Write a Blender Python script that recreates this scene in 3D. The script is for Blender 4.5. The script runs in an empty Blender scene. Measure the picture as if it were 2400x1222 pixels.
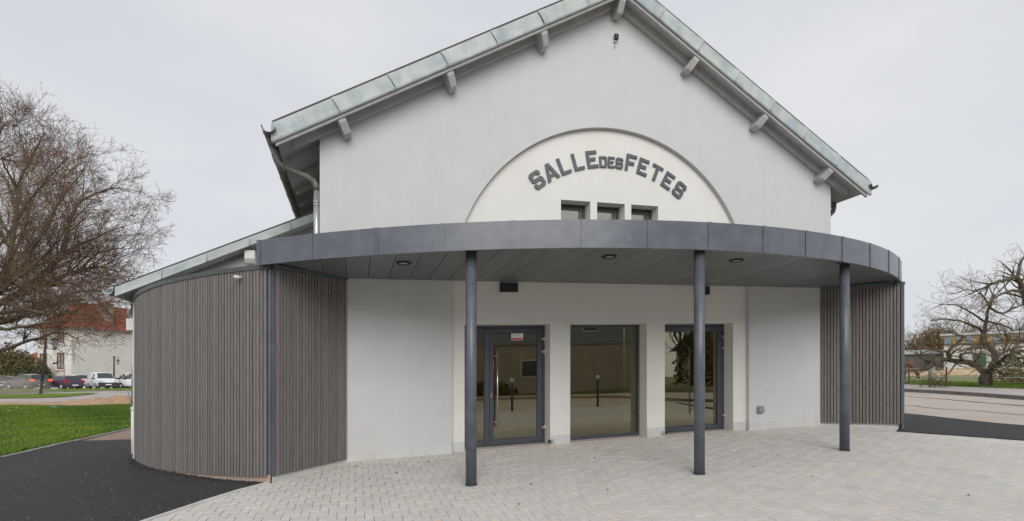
import bpy, bmesh, math, random
from mathutils import Vector, Matrix
from mathutils.geometry import delaunay_2d_cdt
random.seed(7)
scene = bpy.context.scene
C = scene.collection

# ------------------------------------------------------------------ camera, sky, sun, exposure
D, HC = 9.6146, 1.4449            # camera distance to the facade, camera height
ANG = 0.29316                     # the facade is turned this much to the view axis
SL = 0.03515                      # the site climbs to the right by this much
CA, SA = math.cos(ANG), math.sin(ANG)

cam = bpy.data.cameras.new('camera')
camo = bpy.data.objects.new('camera', cam); C.objects.link(camo)
camo.location = (0, 0, HC); camo.rotation_euler = (math.radians(90), 0, 0)
cam.sensor_fit = 'HORIZONTAL'; cam.sensor_width = 36.0
cam.lens = 36 * 1217.03 / 2400; cam.shift_y = (887.67 - 611) / 2400
cam.clip_start = 0.05; cam.clip_end = 2000
scene.camera = camo

SUN_DIR = Vector((0.14, -0.90, 0.47)).normalized()
world = bpy.data.worlds.new('World'); scene.world = world; world.use_nodes = True
nt = world.node_tree; nt.nodes.clear()
wo = nt.nodes.new('ShaderNodeOutputWorld'); bg = nt.nodes.new('ShaderNodeBackground')
sky = nt.nodes.new('ShaderNodeTexSky'); sky.sky_type = 'NISHITA'; sky.sun_disc = False
sky.sun_elevation = math.asin(SUN_DIR.z); sky.sun_rotation = math.atan2(SUN_DIR.x, SUN_DIR.y)
tc = nt.nodes.new('ShaderNodeTexCoord'); mp = nt.nodes.new('ShaderNodeMapping')
mp.inputs['Scale'].default_value = (1.0, 1.0, 2.2)
no = nt.nodes.new('ShaderNodeTexNoise'); no.inputs['Scale'].default_value = 1.6
no.inputs['Detail'].default_value = 5; no.inputs['Roughness'].default_value = 0.5
cr = nt.nodes.new('ShaderNodeValToRGB')
cr.color_ramp.elements[0].position = 0.3; cr.color_ramp.elements[0].color = (4.35, 4.5, 4.9, 1)
cr.color_ramp.elements[1].position = 0.72; cr.color_ramp.elements[1].color = (5.55, 5.6, 5.7, 1)
mx = nt.nodes.new('ShaderNodeMixRGB'); mx.inputs['Fac'].default_value = 0.955
nt.links.new(tc.outputs['Generated'], mp.inputs['Vector']); nt.links.new(mp.outputs[0], no.inputs['Vector'])
nt.links.new(no.outputs['Fac'], cr.inputs['Fac'])
nt.links.new(sky.outputs[0], mx.inputs['Color1']); nt.links.new(cr.outputs['Color'], mx.inputs['Color2'])
nt.links.new(mx.outputs[0], bg.inputs['Color']); bg.inputs['Strength'].default_value = 0.1
nt.links.new(bg.outputs[0], wo.inputs['Surface'])

sun = bpy.data.lights.new('sun', 'SUN'); sun.energy = 1.5; sun.angle = math.radians(45); sun.color = (1.0, 0.98, 0.95)
suno = bpy.data.objects.new('sun', sun); C.objects.link(suno)
suno.rotation_euler = (-SUN_DIR).to_track_quat('-Z', 'Y').to_euler(); suno.location = (20, -30, 40)

vs = scene.view_settings
vs.view_transform = 'Standard'; vs.look = 'None'; vs.exposure = 0.52; vs.gamma = 1.0; vs.use_curve_mapping = False

# ------------------------------------------------------------------ helpers
def ss(a, b, x):
    t = min(1, max(0, (x - a) / (b - a))); return t * t * (3 - 2 * t)
def W(p):                         # building coordinates (along facade, depth, height) -> world
    u, v, z = p
    return Vector((u * CA - (v + D) * SA, u * SA + (v + D) * CA, z + SL * u))
def UV(x, y): return x * CA + y * SA, -x * SA + y * CA - D
def gz(u, v):                     # ground height (world z) of the site
    if v > 0: g = 0.0
    elif v > -8.3: g = .043 * v
    else: g = -.3569 + .25 * ss(-8.3, -16, v)
    g *= ss(-9, -5, u) * (1 - ss(14, 20, u))
    ue = u if u > -6 else -6 - 4 * (1 - math.exp((u + 6) / 4))
    if u > 45: ue = 45 + 10 * (1 - math.exp(-(u - 45) / 10))
    y = u * SA + (v + D) * CA
    return g + SL * ue + .63 * ss(33, 53, y) * ss(5, -8, u)
def gzw(x, y): return gz(*UV(x, y))

def tag(o, label=None, cat=None, group=None, kind=None):
    if label: o['label'] = label
    if cat: o['category'] = cat
    if group: o['group'] = group
    if kind: o['kind'] = kind
    return o
def root(name, loc, label=None, cat=None, group=None, kind=None):
    o = bpy.data.objects.new(name, None); C.objects.link(o); o.location = loc
    o.empty_display_size = .2
    o['wl'] = tuple(loc); tag(o, label, cat, group, kind); return o
def wl(o):
    return Vector(o['wl']) if 'wl' in o else Vector((0, 0, 0))

class MB:
    def __init__(self, world=False): self.v = []; self.f = []; self.world = world; self.smooth = []; self.t = []
    def add(self, vs, fs, smooth=False, tint=0.0):
        n = len(self.v); self.v += [tuple(p) for p in vs]
        for q in fs: self.f.append([i + n for i in q]); self.smooth.append(smooth); self.t.append(tint)
    def box(self, a, b, tint=0.0):
        x0, y0, z0 = a; x1, y1, z1 = b
        self.add([(x0,y0,z0),(x1,y0,z0),(x1,y1,z0),(x0,y1,z0),(x0,y0,z1),(x1,y0,z1),(x1,y1,z1),(x0,y1,z1)],
                 [(0,3,2,1),(4,5,6,7),(0,1,5,4),(1,2,6,5),(2,3,7,6),(3,0,4,7)], tint=tint); return self
    def obox(self, c, ax, ay, az, tint=0.0):       # oriented box: centre and three half axes
        c = Vector(c); ax, ay, az = Vector(ax), Vector(ay), Vector(az)
        P = [c + sx*ax + sy*ay + sz*az for sz in (-1,1) for (sx,sy) in ((-1,-1),(1,-1),(1,1),(-1,1))]
        self.add(P, [(0,3,2,1),(4,5,6,7),(0,1,5,4),(1,2,6,5),(2,3,7,6),(3,0,4,7)], tint=tint); return self
    def prism(self, poly, ex):                     # polygon (3d points) extruded along ex
        n = len(poly); ex = Vector(ex); P = [Vector(p) for p in poly]; Q = [p + ex for p in P]
        self.add(P + Q, [list(range(n))[::-1], list(range(n, 2*n))] + [(i, (i+1) % n, n + (i+1) % n, n + i) for i in range(n)]); return self
    def tube(self, path, rad, n=8, caps=True, smooth=True, half=False):
        path = [Vector(p) for p in path]; m = len(path)
        rad = rad if isinstance(rad, (list, tuple)) else [rad] * m
        up = None; V = []
        for i in range(m):
            d = (path[min(i+1, m-1)] - path[max(i-1, 0)])
            if d.length < 1e-9: d = Vector((0, 0, 1))
            d.normalize()
            if up is None:
                up = d.cross(Vector((0, 0, 1)))
                if up.length < .05: up = d.cross(Vector((0, 1, 0)))
                up.normalize()
            else:
                up = up - d * up.dot(d)
                if up.length < 1e-6: up = d.cross(Vector((.3, .5, .8)))
                up.normalize()
            w = d.cross(up)
            for k in range(n):
                a = 2 * math.pi * k / n
                V.append(path[i] + (up * math.cos(a) + w * math.sin(a)) * rad[i])
        F = [(i*n + k, i*n + (k+1) % n, (i+1)*n + (k+1) % n, (i+1)*n + k) for i in range(m-1) for k in range(n)]
        if caps: F += [list(range(n))[::-1], [(m-1)*n + k for k in range(n)]]
        self.add(V, F, smooth); return self
    def lathe(self, c, prof, n=16, smooth=True):   # prof: (r, z)
        V = [(c[0] + r*math.cos(2*math.pi*k/n), c[1] + r*math.sin(2*math.pi*k/n), c[2] + z) for r, z in prof for k in range(n)]
        m = len(prof)
        F = [(i*n + k, i*n + (k+1) % n, (i+1)*n + (k+1) % n, (i+1)*n + k) for i in range(m-1) for k in range(n)]
        F += [list(range(n))[::-1], [(m-1)*n + k for k in range(n)]]
        self.add(V, F, smooth); return self
    def ico(self, c, r, sx=1, sy=1, sz=1, jit=0, sub=1):
        bm = bmesh.new(); bmesh.ops.create_icosphere(bm, subdivisions=sub, radius=1)
        V = [(c[0] + p.co.x*r*sx*(1+random.uniform(-jit, jit)), c[1] + p.co.y*r*sy*(1+random.uniform(-jit, jit)), c[2] + p.co.z*r*sz*(1+random.uniform(-jit, jit))) for p in bm.verts]
        F = [[q.index for q in f.verts] for f in bm.faces]; bm.free()
        self.add(V, F, True); return self
    def build(self, name, m, parent=None, label=None, cat=None, group=None, kind=None, tint=False, bevel=0):
        P = [Vector(p) for p in self.v] if self.world else [W(p) for p in self.v]
        if parent is not None:
            r = parent
            while r.parent is not None: r = r.parent
            org = wl(r)
        else:
            n = len(P); org = Vector((sum(p.x for p in P)/n, sum(p.y for p in P)/n, min(p.z for p in P)))
        me = bpy.data.meshes.new(name); me.from_pydata([tuple(p - org) for p in P], [], self.f)
        if any(self.smooth): me.polygons.foreach_set('use_smooth', self.smooth)
        if tint:
            at = me.attributes.new('tint', 'FLOAT', 'FACE'); at.data.foreach_set('value', self.t)
        me.materials.append(m); me.update()
        o = bpy.data.objects.new(name, me); C.objects.link(o)
        if parent is not None: o.parent = parent
        else: o.location = org; o['wl'] = tuple(org)
        if bevel:
            b = o.modifiers.new('bevel', 'BEVEL'); b.width = bevel; b.segments = 1; b.limit_method = 'ANGLE'
        return tag(o, label, cat, group, kind)

def wall_holes(mb, u0, u1, z0, z1, holes, vf, vb):     # wall in the facade plane with rectangular openings
    us = sorted({u0, u1, *[h[0] for h in holes], *[h[1] for h in holes]})
    zs = sorted({z0, z1, *[h[2] for h in holes], *[h[3] for h in holes]})
    def solid(i, j):
        if i < 0 or j < 0 or i >= len(us)-1 or j >= len(zs)-1: return False
        uc, zc = (us[i]+us[i+1])/2, (zs[j]+zs[j+1])/2
        return not any(h[0] < uc < h[1] and h[2] < zc < h[3] for h in holes)
    for i in range(len(us)-1):
        for j in range(len(zs)-1):
            if not solid(i, j): continue
            a, b, c, d = us[i], us[i+1], zs[j], zs[j+1]
            mb.add([(a,vf,c),(b,vf,c),(b,vf,d),(a,vf,d)], [(0,1,2,3)])
            mb.add([(a,vb,c),(b,vb,c),(b,vb,d),(a,vb,d)], [(3,2,1,0)])
            if not solid(i-1, j): mb.add([(a,vf,c),(a,vf,d),(a,vb,d),(a,vb,c)], [(0,1,2,3)])
            if not solid(i+1, j): mb.add([(b,vf,c),(b,vb,c),(b,vb,d),(b,vf,d)], [(0,1,2,3)])
            if not solid(i, j-1): mb.add([(a,vf,c),(a,vb,c),(b,vb,c),(b,vf,c)], [(0,1,2,3)])
            if not solid(i, j+1): mb.add([(a,vf,d),(b,vf,d),(b,vb,d),(a,vb,d)], [(0,1,2,3)])

def inside(poly, x, y):
    r = False; n = len(poly)
    for i in range(n):
        (x0, y0), (x1, y1) = poly[i], poly[(i+1) % n]
        if (y0 > y) != (y1 > y) and x < (x1-x0)*(y-y0)/(y1-y0)+x0: r = not r
    return r
def sheet(name, poly, dz, m, step, parent=None, kind='structure', zfun=gz, noise=0):   # ground sheet over a polygon in building plan
    pts = []; n = 0
    for i, p in enumerate(poly):
        q = poly[(i+1) % len(poly)]; k = max(1, int(math.hypot(q[0]-p[0], q[1]-p[1]) / step))
        for j in range(k): pts.append(Vector((p[0]+(q[0]-p[0])*j/k, p[1]+(q[1]-p[1])*j/k)))
    nb = len(pts); edges = [(i, (i+1) % nb) for i in range(nb)]
    xs = [p[0] for p in poly]; ys = [p[1] for p in poly]
    y = min(ys) + step/2; bp = [tuple(p) for p in pts]
    while y < max(ys):
        x = min(xs) + step/2
        while x < max(xs):
            if inside(bp, x, y): pts.append(Vector((x + random.uniform(-.1, .1)*step, y + random.uniform(-.1, .1)*step)))
            x += step
        y += step
    vo, eo, fo, *_ = delaunay_2d_cdt(pts, edges, [], 1, 1e-5)
    mb = MB()
    mb.add([(p.x, p.y, zfun(p.x, p.y) - SL*p.x + dz + (random.uniform(-noise, noise) if noise else 0)) for p in vo], [list(f) for f in fo], smooth=True)
    o = mb.build(name, m, parent, kind=kind); return o

# ------------------------------------------------------------------ materials
MATS = {}
def mat(name, col, rough=.7, col2=None, nscale=6, namt=1.0, bump=0, bscale=60, metal=0, spec=.5, rnd=0, detail=6, stretch=None, tint=None, coat=0, nlo=.35, nhi=.65, specks=None, streak=None, patch=None):
    m = bpy.data.materials.new(name); m.use_nodes = True; MATS[name] = m
    n = m.node_tree.nodes; l = m.node_tree.links; b = n['Principled BSDF']
    b.inputs['Roughness'].default_value = rough; b.inputs['Metallic'].default_value = metal
    b.inputs['Specular IOR Level'].default_value = spec; b.inputs['Coat Weight'].default_value = coat
    g = n.new('ShaderNodeNewGeometry'); vec = g.outputs['Position']
    if stretch:
        mpn = n.new('ShaderNodeMapping'); mpn.inputs['Scale'].default_value = stretch
        l.new(vec, mpn.inputs['Vector']); vec = mpn.outputs[0]
    src = None
    rgb = n.new('ShaderNodeRGB'); rgb.outputs[0].default_value = (*col, 1); src = rgb.outputs[0]
    if col2:
        t = n.new('ShaderNodeTexNoise'); t.inputs['Scale'].default_value = nscale; t.inputs['Detail'].default_value = detail; t.inputs['Roughness'].default_value = .6
        l.new(vec, t.inputs['Vector'])
        mr = n.new('ShaderNodeMapRange'); mr.inputs['From Min'].default_value = nlo; mr.inputs['From Max'].default_value = nhi; mr.inputs['To Max'].default_value = namt
        l.new(t.outputs['Fac'], mr.inputs['Value'])
        x = n.new('ShaderNodeMixRGB'); l.new(mr.outputs[0], x.inputs['Fac']); l.new(src, x.inputs['Color1']); x.inputs['Color2'].default_value = (*col2, 1)
        src = x.outputs[0]
    def layer(scale, lo, hi, amt, c, det=4, st=None):
        nonlocal src
        t = n.new('ShaderNodeTexNoise'); t.inputs['Scale'].default_value = scale; t.inputs['Detail'].default_value = det
        v_ = g.outputs['Position']
        if st:
            q = n.new('ShaderNodeMapping'); q.inputs['Scale'].default_value = st; l.new(v_, q.inputs['Vector']); v_ = q.outputs[0]
        l.new(v_, t.inputs['Vector'])
        r_ = n.new('ShaderNodeMapRange'); r_.inputs['From Min'].default_value = lo; r_.inputs['From Max'].default_value = hi; r_.inputs['To Max'].default_value = amt
        l.new(t.outputs['Fac'], r_.inputs['Value'])
        x_ = n.new('ShaderNodeMixRGB'); l.new(r_.outputs[0], x_.inputs['Fac']); l.new(src, x_.inputs['Color1']); x_.inputs['Color2'].default_value = (*c, 1); src = x_.outputs[0]
    if patch: layer(patch[0], .42, .68, patch[1], patch[2], 5)
    if streak: layer(streak[0], .5, .75, streak[1], streak[2], 5, (1, 1, .07))
    if specks: layer(specks[0], specks[1], specks[1]+.05, specks[2], specks[3], 2)
    if tint:
        a = n.new('ShaderNodeAttribute'); a.attribute_name = 'tint'; a.attribute_type = 'GEOMETRY'
        r = n.new('ShaderNodeValToRGB'); r.color_ramp.interpolation = 'LINEAR'
        while len(r.color_ramp.elements) < len(tint): r.color_ramp.elements.new(.5)
        for e, (p, c) in zip(r.color_ramp.elements, tint): e.position = p; e.color = (*c, 1)
        l.new(a.outputs['Fac'], r.inputs['Fac'])
        x = n.new('ShaderNodeMixRGB'); x.blend_type = 'MULTIPLY'; x.inputs['Fac'].default_value = 1
        l.new(src, x.inputs['Color1']); l.new(r.outputs[0], x.inputs['Color2']); src = x.outputs[0]
    if rnd:
        oi = n.new('ShaderNodeObjectInfo')
        mr = n.new('ShaderNodeMapRange'); mr.inputs['To Min'].default_value = 1-rnd; mr.inputs['To Max'].default_value = 1+rnd
        l.new(oi.outputs['Random'], mr.inputs['Value'])
        hs = n.new('ShaderNodeHueSaturation'); l.new(mr.outputs[0], hs.inputs['Value']); l.new(src, hs.inputs['Color']); src = hs.outputs[0]
    l.new(src, b.inputs['Base Color'])
    if bump:
        t = n.new('ShaderNodeTexNoise'); t.inputs['Scale'].default_value = bscale; t.inputs['Detail'].default_value = 4
        l.new(vec, t.inputs['Vector'])
        bn = n.new('ShaderNodeBump'); bn.inputs['Strength'].default_value = bump; bn.inputs['Distance'].default_value = .01
        l.new(t.outputs['Fac'], bn.inputs['Height']); l.new(bn.outputs[0], b.inputs['Normal'])
    return m
def glass_mat(name, tintc, refl=.1, dark=.0):
    m = bpy.data.materials.new(name); m.use_nodes = True
    n = m.node_tree.nodes; l = m.node_tree.links; n.clear()
    o = n.new('ShaderNodeOutputMaterial'); t = n.new('ShaderNodeBsdfTransparent'); t.inputs['Color'].default_value = (*tintc, 1)
    g = n.new('ShaderNodeBsdfGlossy'); g.inputs['Roughness'].default_value = .006; g.inputs['Color'].default_value = (.96, .93, .80, 1)
    f = n.new('ShaderNodeFresnel'); f.inputs['IOR'].default_value = 1.55
    mr = n.new('ShaderNodeMath'); mr.operation = 'ADD'; mr.inputs[1].default_value = refl; mr.use_clamp = True
    x = n.new('ShaderNodeMixShader'); l.new(f.outputs[0], mr.inputs[0]); l.new(mr.outputs[0], x.inputs['Fac'])
    l.new(t.outputs[0], x.inputs[1]); l.new(g.outputs[0], x.inputs[2]); l.new(x.outputs[0], o.inputs['Surface'])
    MATS[name] = m; return m

M_grey = mat('grey_render', (.585, .583, .585), .92, (.552, .550, .551), 2.2, .8, .35, 110, streak=(5, .12, (.44, .425, .405)), patch=(.7, .25, (.53, .52, .515)), specks=(38, .765, .55, (.30, .27, .24)))
M_cream = mat('cream_render', (.735, .723, .685), .92, (.70, .688, .65), 1.8, .8, .35, 110, streak=(5, .10, (.58, .56, .50)), patch=(.8, .25, (.67, .655, .61)), specks=(38, .78, .4, (.4, .37, .32)))
M_plinth = mat('plinth_render', (.60, .60, .60), .9, (.53, .52, .51), 3, 1, .15, 120)
M_anth = mat('anthracite_metal', (.094, .106, .126), .28, (.112, .124, .145), 2.5, 1, .30, 1.6, spec=.5, rnd=.05, patch=(5, .22, (.19, .20, .218)))
M_anthd = mat('anthracite_frame', (.062, .066, .085), .42, (.07, .075, .095), 5, 1, spec=.45)
M_col = mat('column_paint', (.088, .098, .120), .34, (.125, .134, .155), 5, 1, .05, 40, spec=.5)
M_soffit = mat('soffit_board', (.138, .138, .14), .42, (.158, .157, .158), 3, 1, .03, 60, rnd=.10)
M_dark = mat('dark_void', (.012, .012, .013), .9)
M_slat = mat('weathered_slat', (.205, .186, .173), .78, (.148, .136, .129), 7, 1, .2, 90, rnd=.13, stretch=(6, 6, .5))
M_cap = mat('wing_cap_metal', (.072, .088, .084), .45, (.09, .105, .10), 4, 1, .05, 30, spec=.4)
M_zinc = mat('patinated_zinc', (.46, .50, .505), .6, (.30, .35, .365), 3, 1, .25, 7, spec=.3, rnd=.07, detail=12, patch=(2.2, .45, (.53, .535, .46)), streak=(3, .35, (.24, .28, .29)), specks=(55, .66, .6, (.16, .18, .17)))
M_zincd = mat('old_zinc_gutter', (.24, .25, .235), .5, (.12, .115, .10), 6, 1, .08, 20, metal=.2, spec=.4)
M_galv = mat('new_galvanised_pipe', (.55, .57, .575), .33, (.45, .47, .48), 5, 1, metal=.6)
M_eave = mat('painted_eave_wood', (.50, .49, .485), .75, (.43, .42, .41), 5, 1, .12, 60, rnd=.04)
M_tile = mat('roof_tile_dark', (.06, .05, .045), .8, (.09, .07, .06), 5, 1)
M_letter = mat('letter_paint', (.082, .085, .105), .45, (.10, .103, .122), 9, 1)
M_steel = mat('brushed_steel', (.62, .58, .52), .28, metal=.95)
M_white = mat('white_plastic', (.72, .72, .70), .5)
M_greybox = mat('grey_plastic', (.26, .27, .275), .5)
M_black = mat('black_plastic', (.02, .02, .022), .5)
M_glass = glass_mat('door_glass', (.68, .66, .48), .15)
M_glassu = glass_mat('upper_glass', (.5, .52, .45), .35)
M_carglass = mat('car_glass', (.02, .028, .03), .06, spec=.8)
M_floor = mat('hall_floor', (.36, .32, .23), .5, (.32, .28, .20), 3, 1)
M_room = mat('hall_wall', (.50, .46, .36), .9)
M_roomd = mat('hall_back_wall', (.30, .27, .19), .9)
M_bed = mat('joint_sand', (.21, .18, .15), .95, (.14, .12, .10), 9, 1)
M_paver = mat('concrete_paver', (.67, .643, .598), .9, (.60, .577, .54), 2.0, .9, .35, 220, patch=(.9, .35, (.57, .54, .49)), specks=(110, .66, .35, (.38, .36, .33)),
              tint=[(0, (.90, .905, .91)), (.35, (.96, .96, .96)), (.6, (1, .99, .97)), (.85, (1.01, .975, .92)), (1, (1.04, .935, .84))])
M_pavefar = mat('concrete_paving_far', (.56, .55, .525), .9, (.50, .49, .47), 5, 1)
M_asph = mat('fresh_asphalt', (.022, .0225, .024), .8, (.075, .073, .072), 45, 1, 1.0, 120, spec=.4, detail=12, nlo=.40, nhi=.75, patch=(1.3, .55, (.052, .050, .048)), specks=(150, .66, .8, (.20, .195, .19)))
M_chip = mat('pale_stone_chip', (.32, .31, .30), .8, rnd=.2)
M_road = mat('worn_road', (.53, .455, .39), .9, (.45, .395, .35), 1.2, 1, .3, 140, detail=9)
M_roadf = mat('grey_road', (.47, .42, .385), .9, (.37, .335, .31), .9, 1, .3, 90, detail=9)
M_rdark = mat('road_seam', (.12, .105, .095), .9, (.2, .17, .15), 4, 1)
M_kerb = mat('concrete_kerb', (.36, .34, .31), .9, (.25, .24, .22), 4, 1, .3, 120, rnd=.08)
M_kerbd = mat('dark_kerb', (.15, .145, .145), .9, (.22, .21, .20), 3, 1, .3, 90)
M_walk = mat('pavement_concrete', (.50, .455, .42), .9, (.43, .39, .365), 1.5, 1, .2, 100)
M_soil = mat('loose_soil', (.36, .22, .13), .95, (.46, .31, .20), 3, 1, .6, 40, detail=9)
M_gravel = mat('gravel', (.36, .26, .2), .95, (.26, .19, .15), 30, 1, .8, 150)
M_lawn = mat('lawn_soil', (.05, .075, .018), .95, (.10, .08, .04), 1.6, 1, .5, 60)
M_grass = mat('grass_blades', (.095, .20, .024), .7, (.15, .225, .04), .9, 1, rnd=0, spec=.25,
              tint=[(0, (.6, .7, .5)), (.5, (1, 1, 1)), (1, (1.35, 1.15, .9))])
M_field = mat('field_grass', (.13, .16, .045), .95, (.20, .19, .075), .25, 1, .5, 20, detail=9)
M_bark = mat('mossy_bark', (.10, .076, .058), .95, (.15, .135, .03), 3.5, 1, .6, 40, nlo=.5, nhi=.66)
M_twig = mat('reddish_twig', (.165, .085, .075), .9, (.19, .135, .07), 1.2, 1)
M_barkr = mat('lichen_bark', (.085, .069, .054), .95, (.125, .112, .035), 3.5, 1, .6, 40, nlo=.48, nhi=.66)
M_twigr = mat('brown_twig', (.165, .115, .085), .9, (.20, .155, .09), 1.2, 1)
M_leaf = mat('bush_leaf', (.06, .085, .022), .8, (.15, .12, .05), .6, 1, tint=[(0, (.5, .55, .5)), (.5, (1, 1, 1)), (1, (1.6, 1.4, 1.2))])
M_bramble = mat('bramble', (.16, .105, .07), .9, (.11, .12, .04), .8, 1, tint=[(0, (.6, .6, .6)), (1, (1.4, 1.3, 1.2))])
M_fleaf = mat('fallen_leaf', (.09, .035, .02), .8, rnd=.5)
# ------------------------------------------------------------------ ground and roads
def terrain():
    def axis(lo, hi):
        a = []; x = 0.0
        while x < hi: a.append(x); x += max(1.0, x * .12)
        b = []; x = -1.0
        while x > lo: b.append(x); x -= max(1.0, -x * .12)
        return sorted(b + a + [lo, hi])
    us, vs_ = axis(-700, 700), axis(-300, 900)
    mb = MB()
    nu = len(us)
    mb.add([(u, v, gz(u, v) - SL*u - .06) for v in vs_ for u in us],
           [(j*nu+i, j*nu+i+1, (j+1)*nu+i+1, (j+1)*nu+i) for j in range(len(vs_)-1) for i in range(nu-1)], smooth=True)
    mb.build('ground', M_field, kind='structure')
terrain()

AC, AR = (2.43, 4.65), 6.96                    # arc of the curved slatted wing
def arc(deg, r=AR): return AC[0] + r*math.cos(math.radians(deg)), AC[1] + r*math.sin(math.radians(deg))
P0, P1 = (-1.175, -1.275), (-.165, -.104)      # inner face of the left wing
Q0, Q1 = (11.38, -1.28), (10.40, -.104)        # inner face of the right wing
A0 = math.degrees(math.atan2(P0[1]-AC[1], P0[0]-AC[0])) % 360

pave_left = [(-1.17, -1.2), (-1.56, -1.58), (-1.88, -2.02), (-2.08, -2.33), (-2.32, -2.70), (-2.9, -3.7), (-3.6, -5.2), (-4.6, -8)]
pave_right = [(10.95, -1.45), (11.3, -2.05), (11.62, -2.6), (11.93, -3.12), (12.9, -5), (14.2, -8)]
pave_poly = [P1] + pave_left + pave_right[::-1] + [(11.35, -1.2), Q1]
pav = sheet('paving', pave_poly, -.016, M_bed, .5)
sheet('forecourt', [(-4.6, -8), (-6, -12), (15, -12), (14.2, -8)], -.002, M_pavefar, 1.0)

# pavers: large and small squares in a pinwheel pattern
LP, SP, GAP = .205, .1025, .0022
def paver_geo(s, tint):
    b = .004; h = .05; x = s - GAP
    V = [(GAP, GAP, -h), (x, GAP, -h), (x, x, -h), (GAP, x, -h), (GAP, GAP, -b), (x, GAP, -b), (x, x, -b), (GAP, x, -b),
         (GAP+b, GAP+b, 0), (x-b, GAP+b, 0), (x-b, x-b, 0), (GAP+b, x-b, 0)]
    F = [(0,1,5,4),(1,2,6,5),(2,3,7,6),(3,0,4,7),(4,5,9,8),(5,6,10,9),(6,7,11,10),(7,4,8,11),(8,9,10,11)]
    return V, F
def project(u, v, z):
    p = W((u, v, z)); return 1200 + 1217*p.x/p.y, 887.67 - 1217*(p.z-HC)/p.y, p.y
cand = []
for i in range(-90, 110):
    for j in range(-90, 60):
        bu, bv = i*LP - j*SP + 4.0, i*SP + j*LP - 4.0
        for (du, dv, s) in ((0, 0, LP), (LP, 0, SP)):
            u, v = bu+du, bv+dv
            cu, cv = u+s/2, v+s/2
            if not (-8.15 < cv < -.04): continue
            if not any(inside(pave_poly, cu+a, cv+b) for a in (-s*.55, 0, s*.55) for b in (-s*.55, 0, s*.55)): continue
            if s == LP:
                t = min(.7, max(0, random.gauss(.34, .17)))
            else:
                t = min(1, max(.1, random.gauss(.62, .26)))
            x, y, dep = (project(cu, cv, -.043*0 + gz(cu, cv)-SL*cu) if W((cu, cv, 0)).y > .6 else (9e9, 9e9, 1))
            area = s*s/dep**3 if (0 <= x <= 2400 and 0 <= y <= 1222) else 0
            cand.append((area, u, v, s, t))
cand.sort(key=lambda q: -q[0])
tints = [0, .15, .3, .42, .55, .7, .85, 1.0]
pmesh = {}
def paver_mesh(s, t):
    k = min(range(len(tints)), key=lambda i: abs(tints[i]-t))
    if (s, k) not in pmesh:
        V, F = paver_geo(s, 0)
        me = bpy.data.meshes.new('paver')
        o0 = W((0, 0, 0))
        me.from_pydata([tuple(W((x, y, z + .043*y)) - o0) for x, y, z in V], [], F)
        at = me.attributes.new('tint', 'FLOAT', 'FACE'); at.data.foreach_set('value', [tints[k]]*len(F))
        me.materials.append(M_paver); pmesh[(s, k)] = me
    return pmesh[(s, k)]
rest = MB()
for n, (area, u, v, s, t) in enumerate(cand):
    zj = random.uniform(-.0022, .0022)
    if n < 300:
        o = bpy.data.objects.new('paver', paver_mesh(s, t)); C.objects.link(o); o.parent = pav
        o.location = W((u, v, gz(u, v)-SL*u + zj)) - wl(pav)
    else:
        V, F = paver_geo(s, t); z0 = gz(u, v)-SL*u + zj
        sl = .043
        tx, ty = random.uniform(-.004, .004), random.uniform(-.004, .004)
        rest.add([(u+x, v+y, z0 + z + sl*y + tx*x + ty*y) for x, y, z in V], F, tint=t)
rest.build('paver_field', M_paver, pav, kind='stuff', tint=True)

# left: fresh asphalt round the wing, gravel path, lawn with concrete edging
arcpts = [arc(a) for a in (A0-4, 230, 220, 210, 200, 190, 182)]
asph_poly = [(-1.17, -1.2)] + [(p[0]+.02, p[1]) for p in arcpts] + [(-4.6, 6.3), (-7.13, 7.2), (-7.13, -12), (-6, -12)] + pave_left[::-1][:-1]
asph = sheet('asphalt_path', asph_poly, 0.014, M_asph, .35, noise=.004)
sheet('gravel_path', [(-4.6, 6.3), (-4.55, 30), (-7.13, 30), (-7.13, 7.2)], 0.002, M_gravel, .8, noise=.01)
lawn_poly = [(-7.27, -12), (-7.27, 30.0), (-12, 31.2), (-16.5, 30.3), (-19.2, 31.0), (-23, 32.6), (-36, 36), (-60, 38), (-60, -12)]
sheet('lawn', lawn_poly, 0.02, M_lawn, 1.1, noise=.015)
edg = root('lawn_edging', W((-7.2, -4, gz(-7.2, -4)+SL*7.2)), kind='structure')
v = -4.0
while v < 29.5:
    z = gz(-7.2, v+.5) + SL*7.2
    MB().box((-7.265, v+.006, z-.15), (-7.135, v+.994, z+.045+random.uniform(-.006, .006))).build('edging_stone', M_kerb, edg, bevel=.012)
    v += 1.0
# narrow concrete edging between the asphalt and the paving
es_ = root('paving_edging', W((-1.56, -1.58, gz(-1.56, -1.58)+SL*1.56)), kind='structure')
for (p, q) in zip(pave_left[:-1], pave_left[1:]):
    dd = Vector((q[0]-p[0], q[1]-p[1])); h = dd.length/2; dd.normalize(); c_ = ((p[0]+q[0])/2, (p[1]+q[1])/2)
    z = gz(*c_) - SL*c_[0]; zs = (gz(*q)-SL*q[0] - gz(*p)+SL*p[0])/2
    MB().obox((c_[0]+dd.y*.0, c_[1], z-.02), (dd.x*(h-.002), dd.y*(h-.002), zs), (-dd.y*.028, dd.x*.028, 0), (0, 0, .042)).build('edging_stone', M_plinth, es_, bevel=.006)
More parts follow.
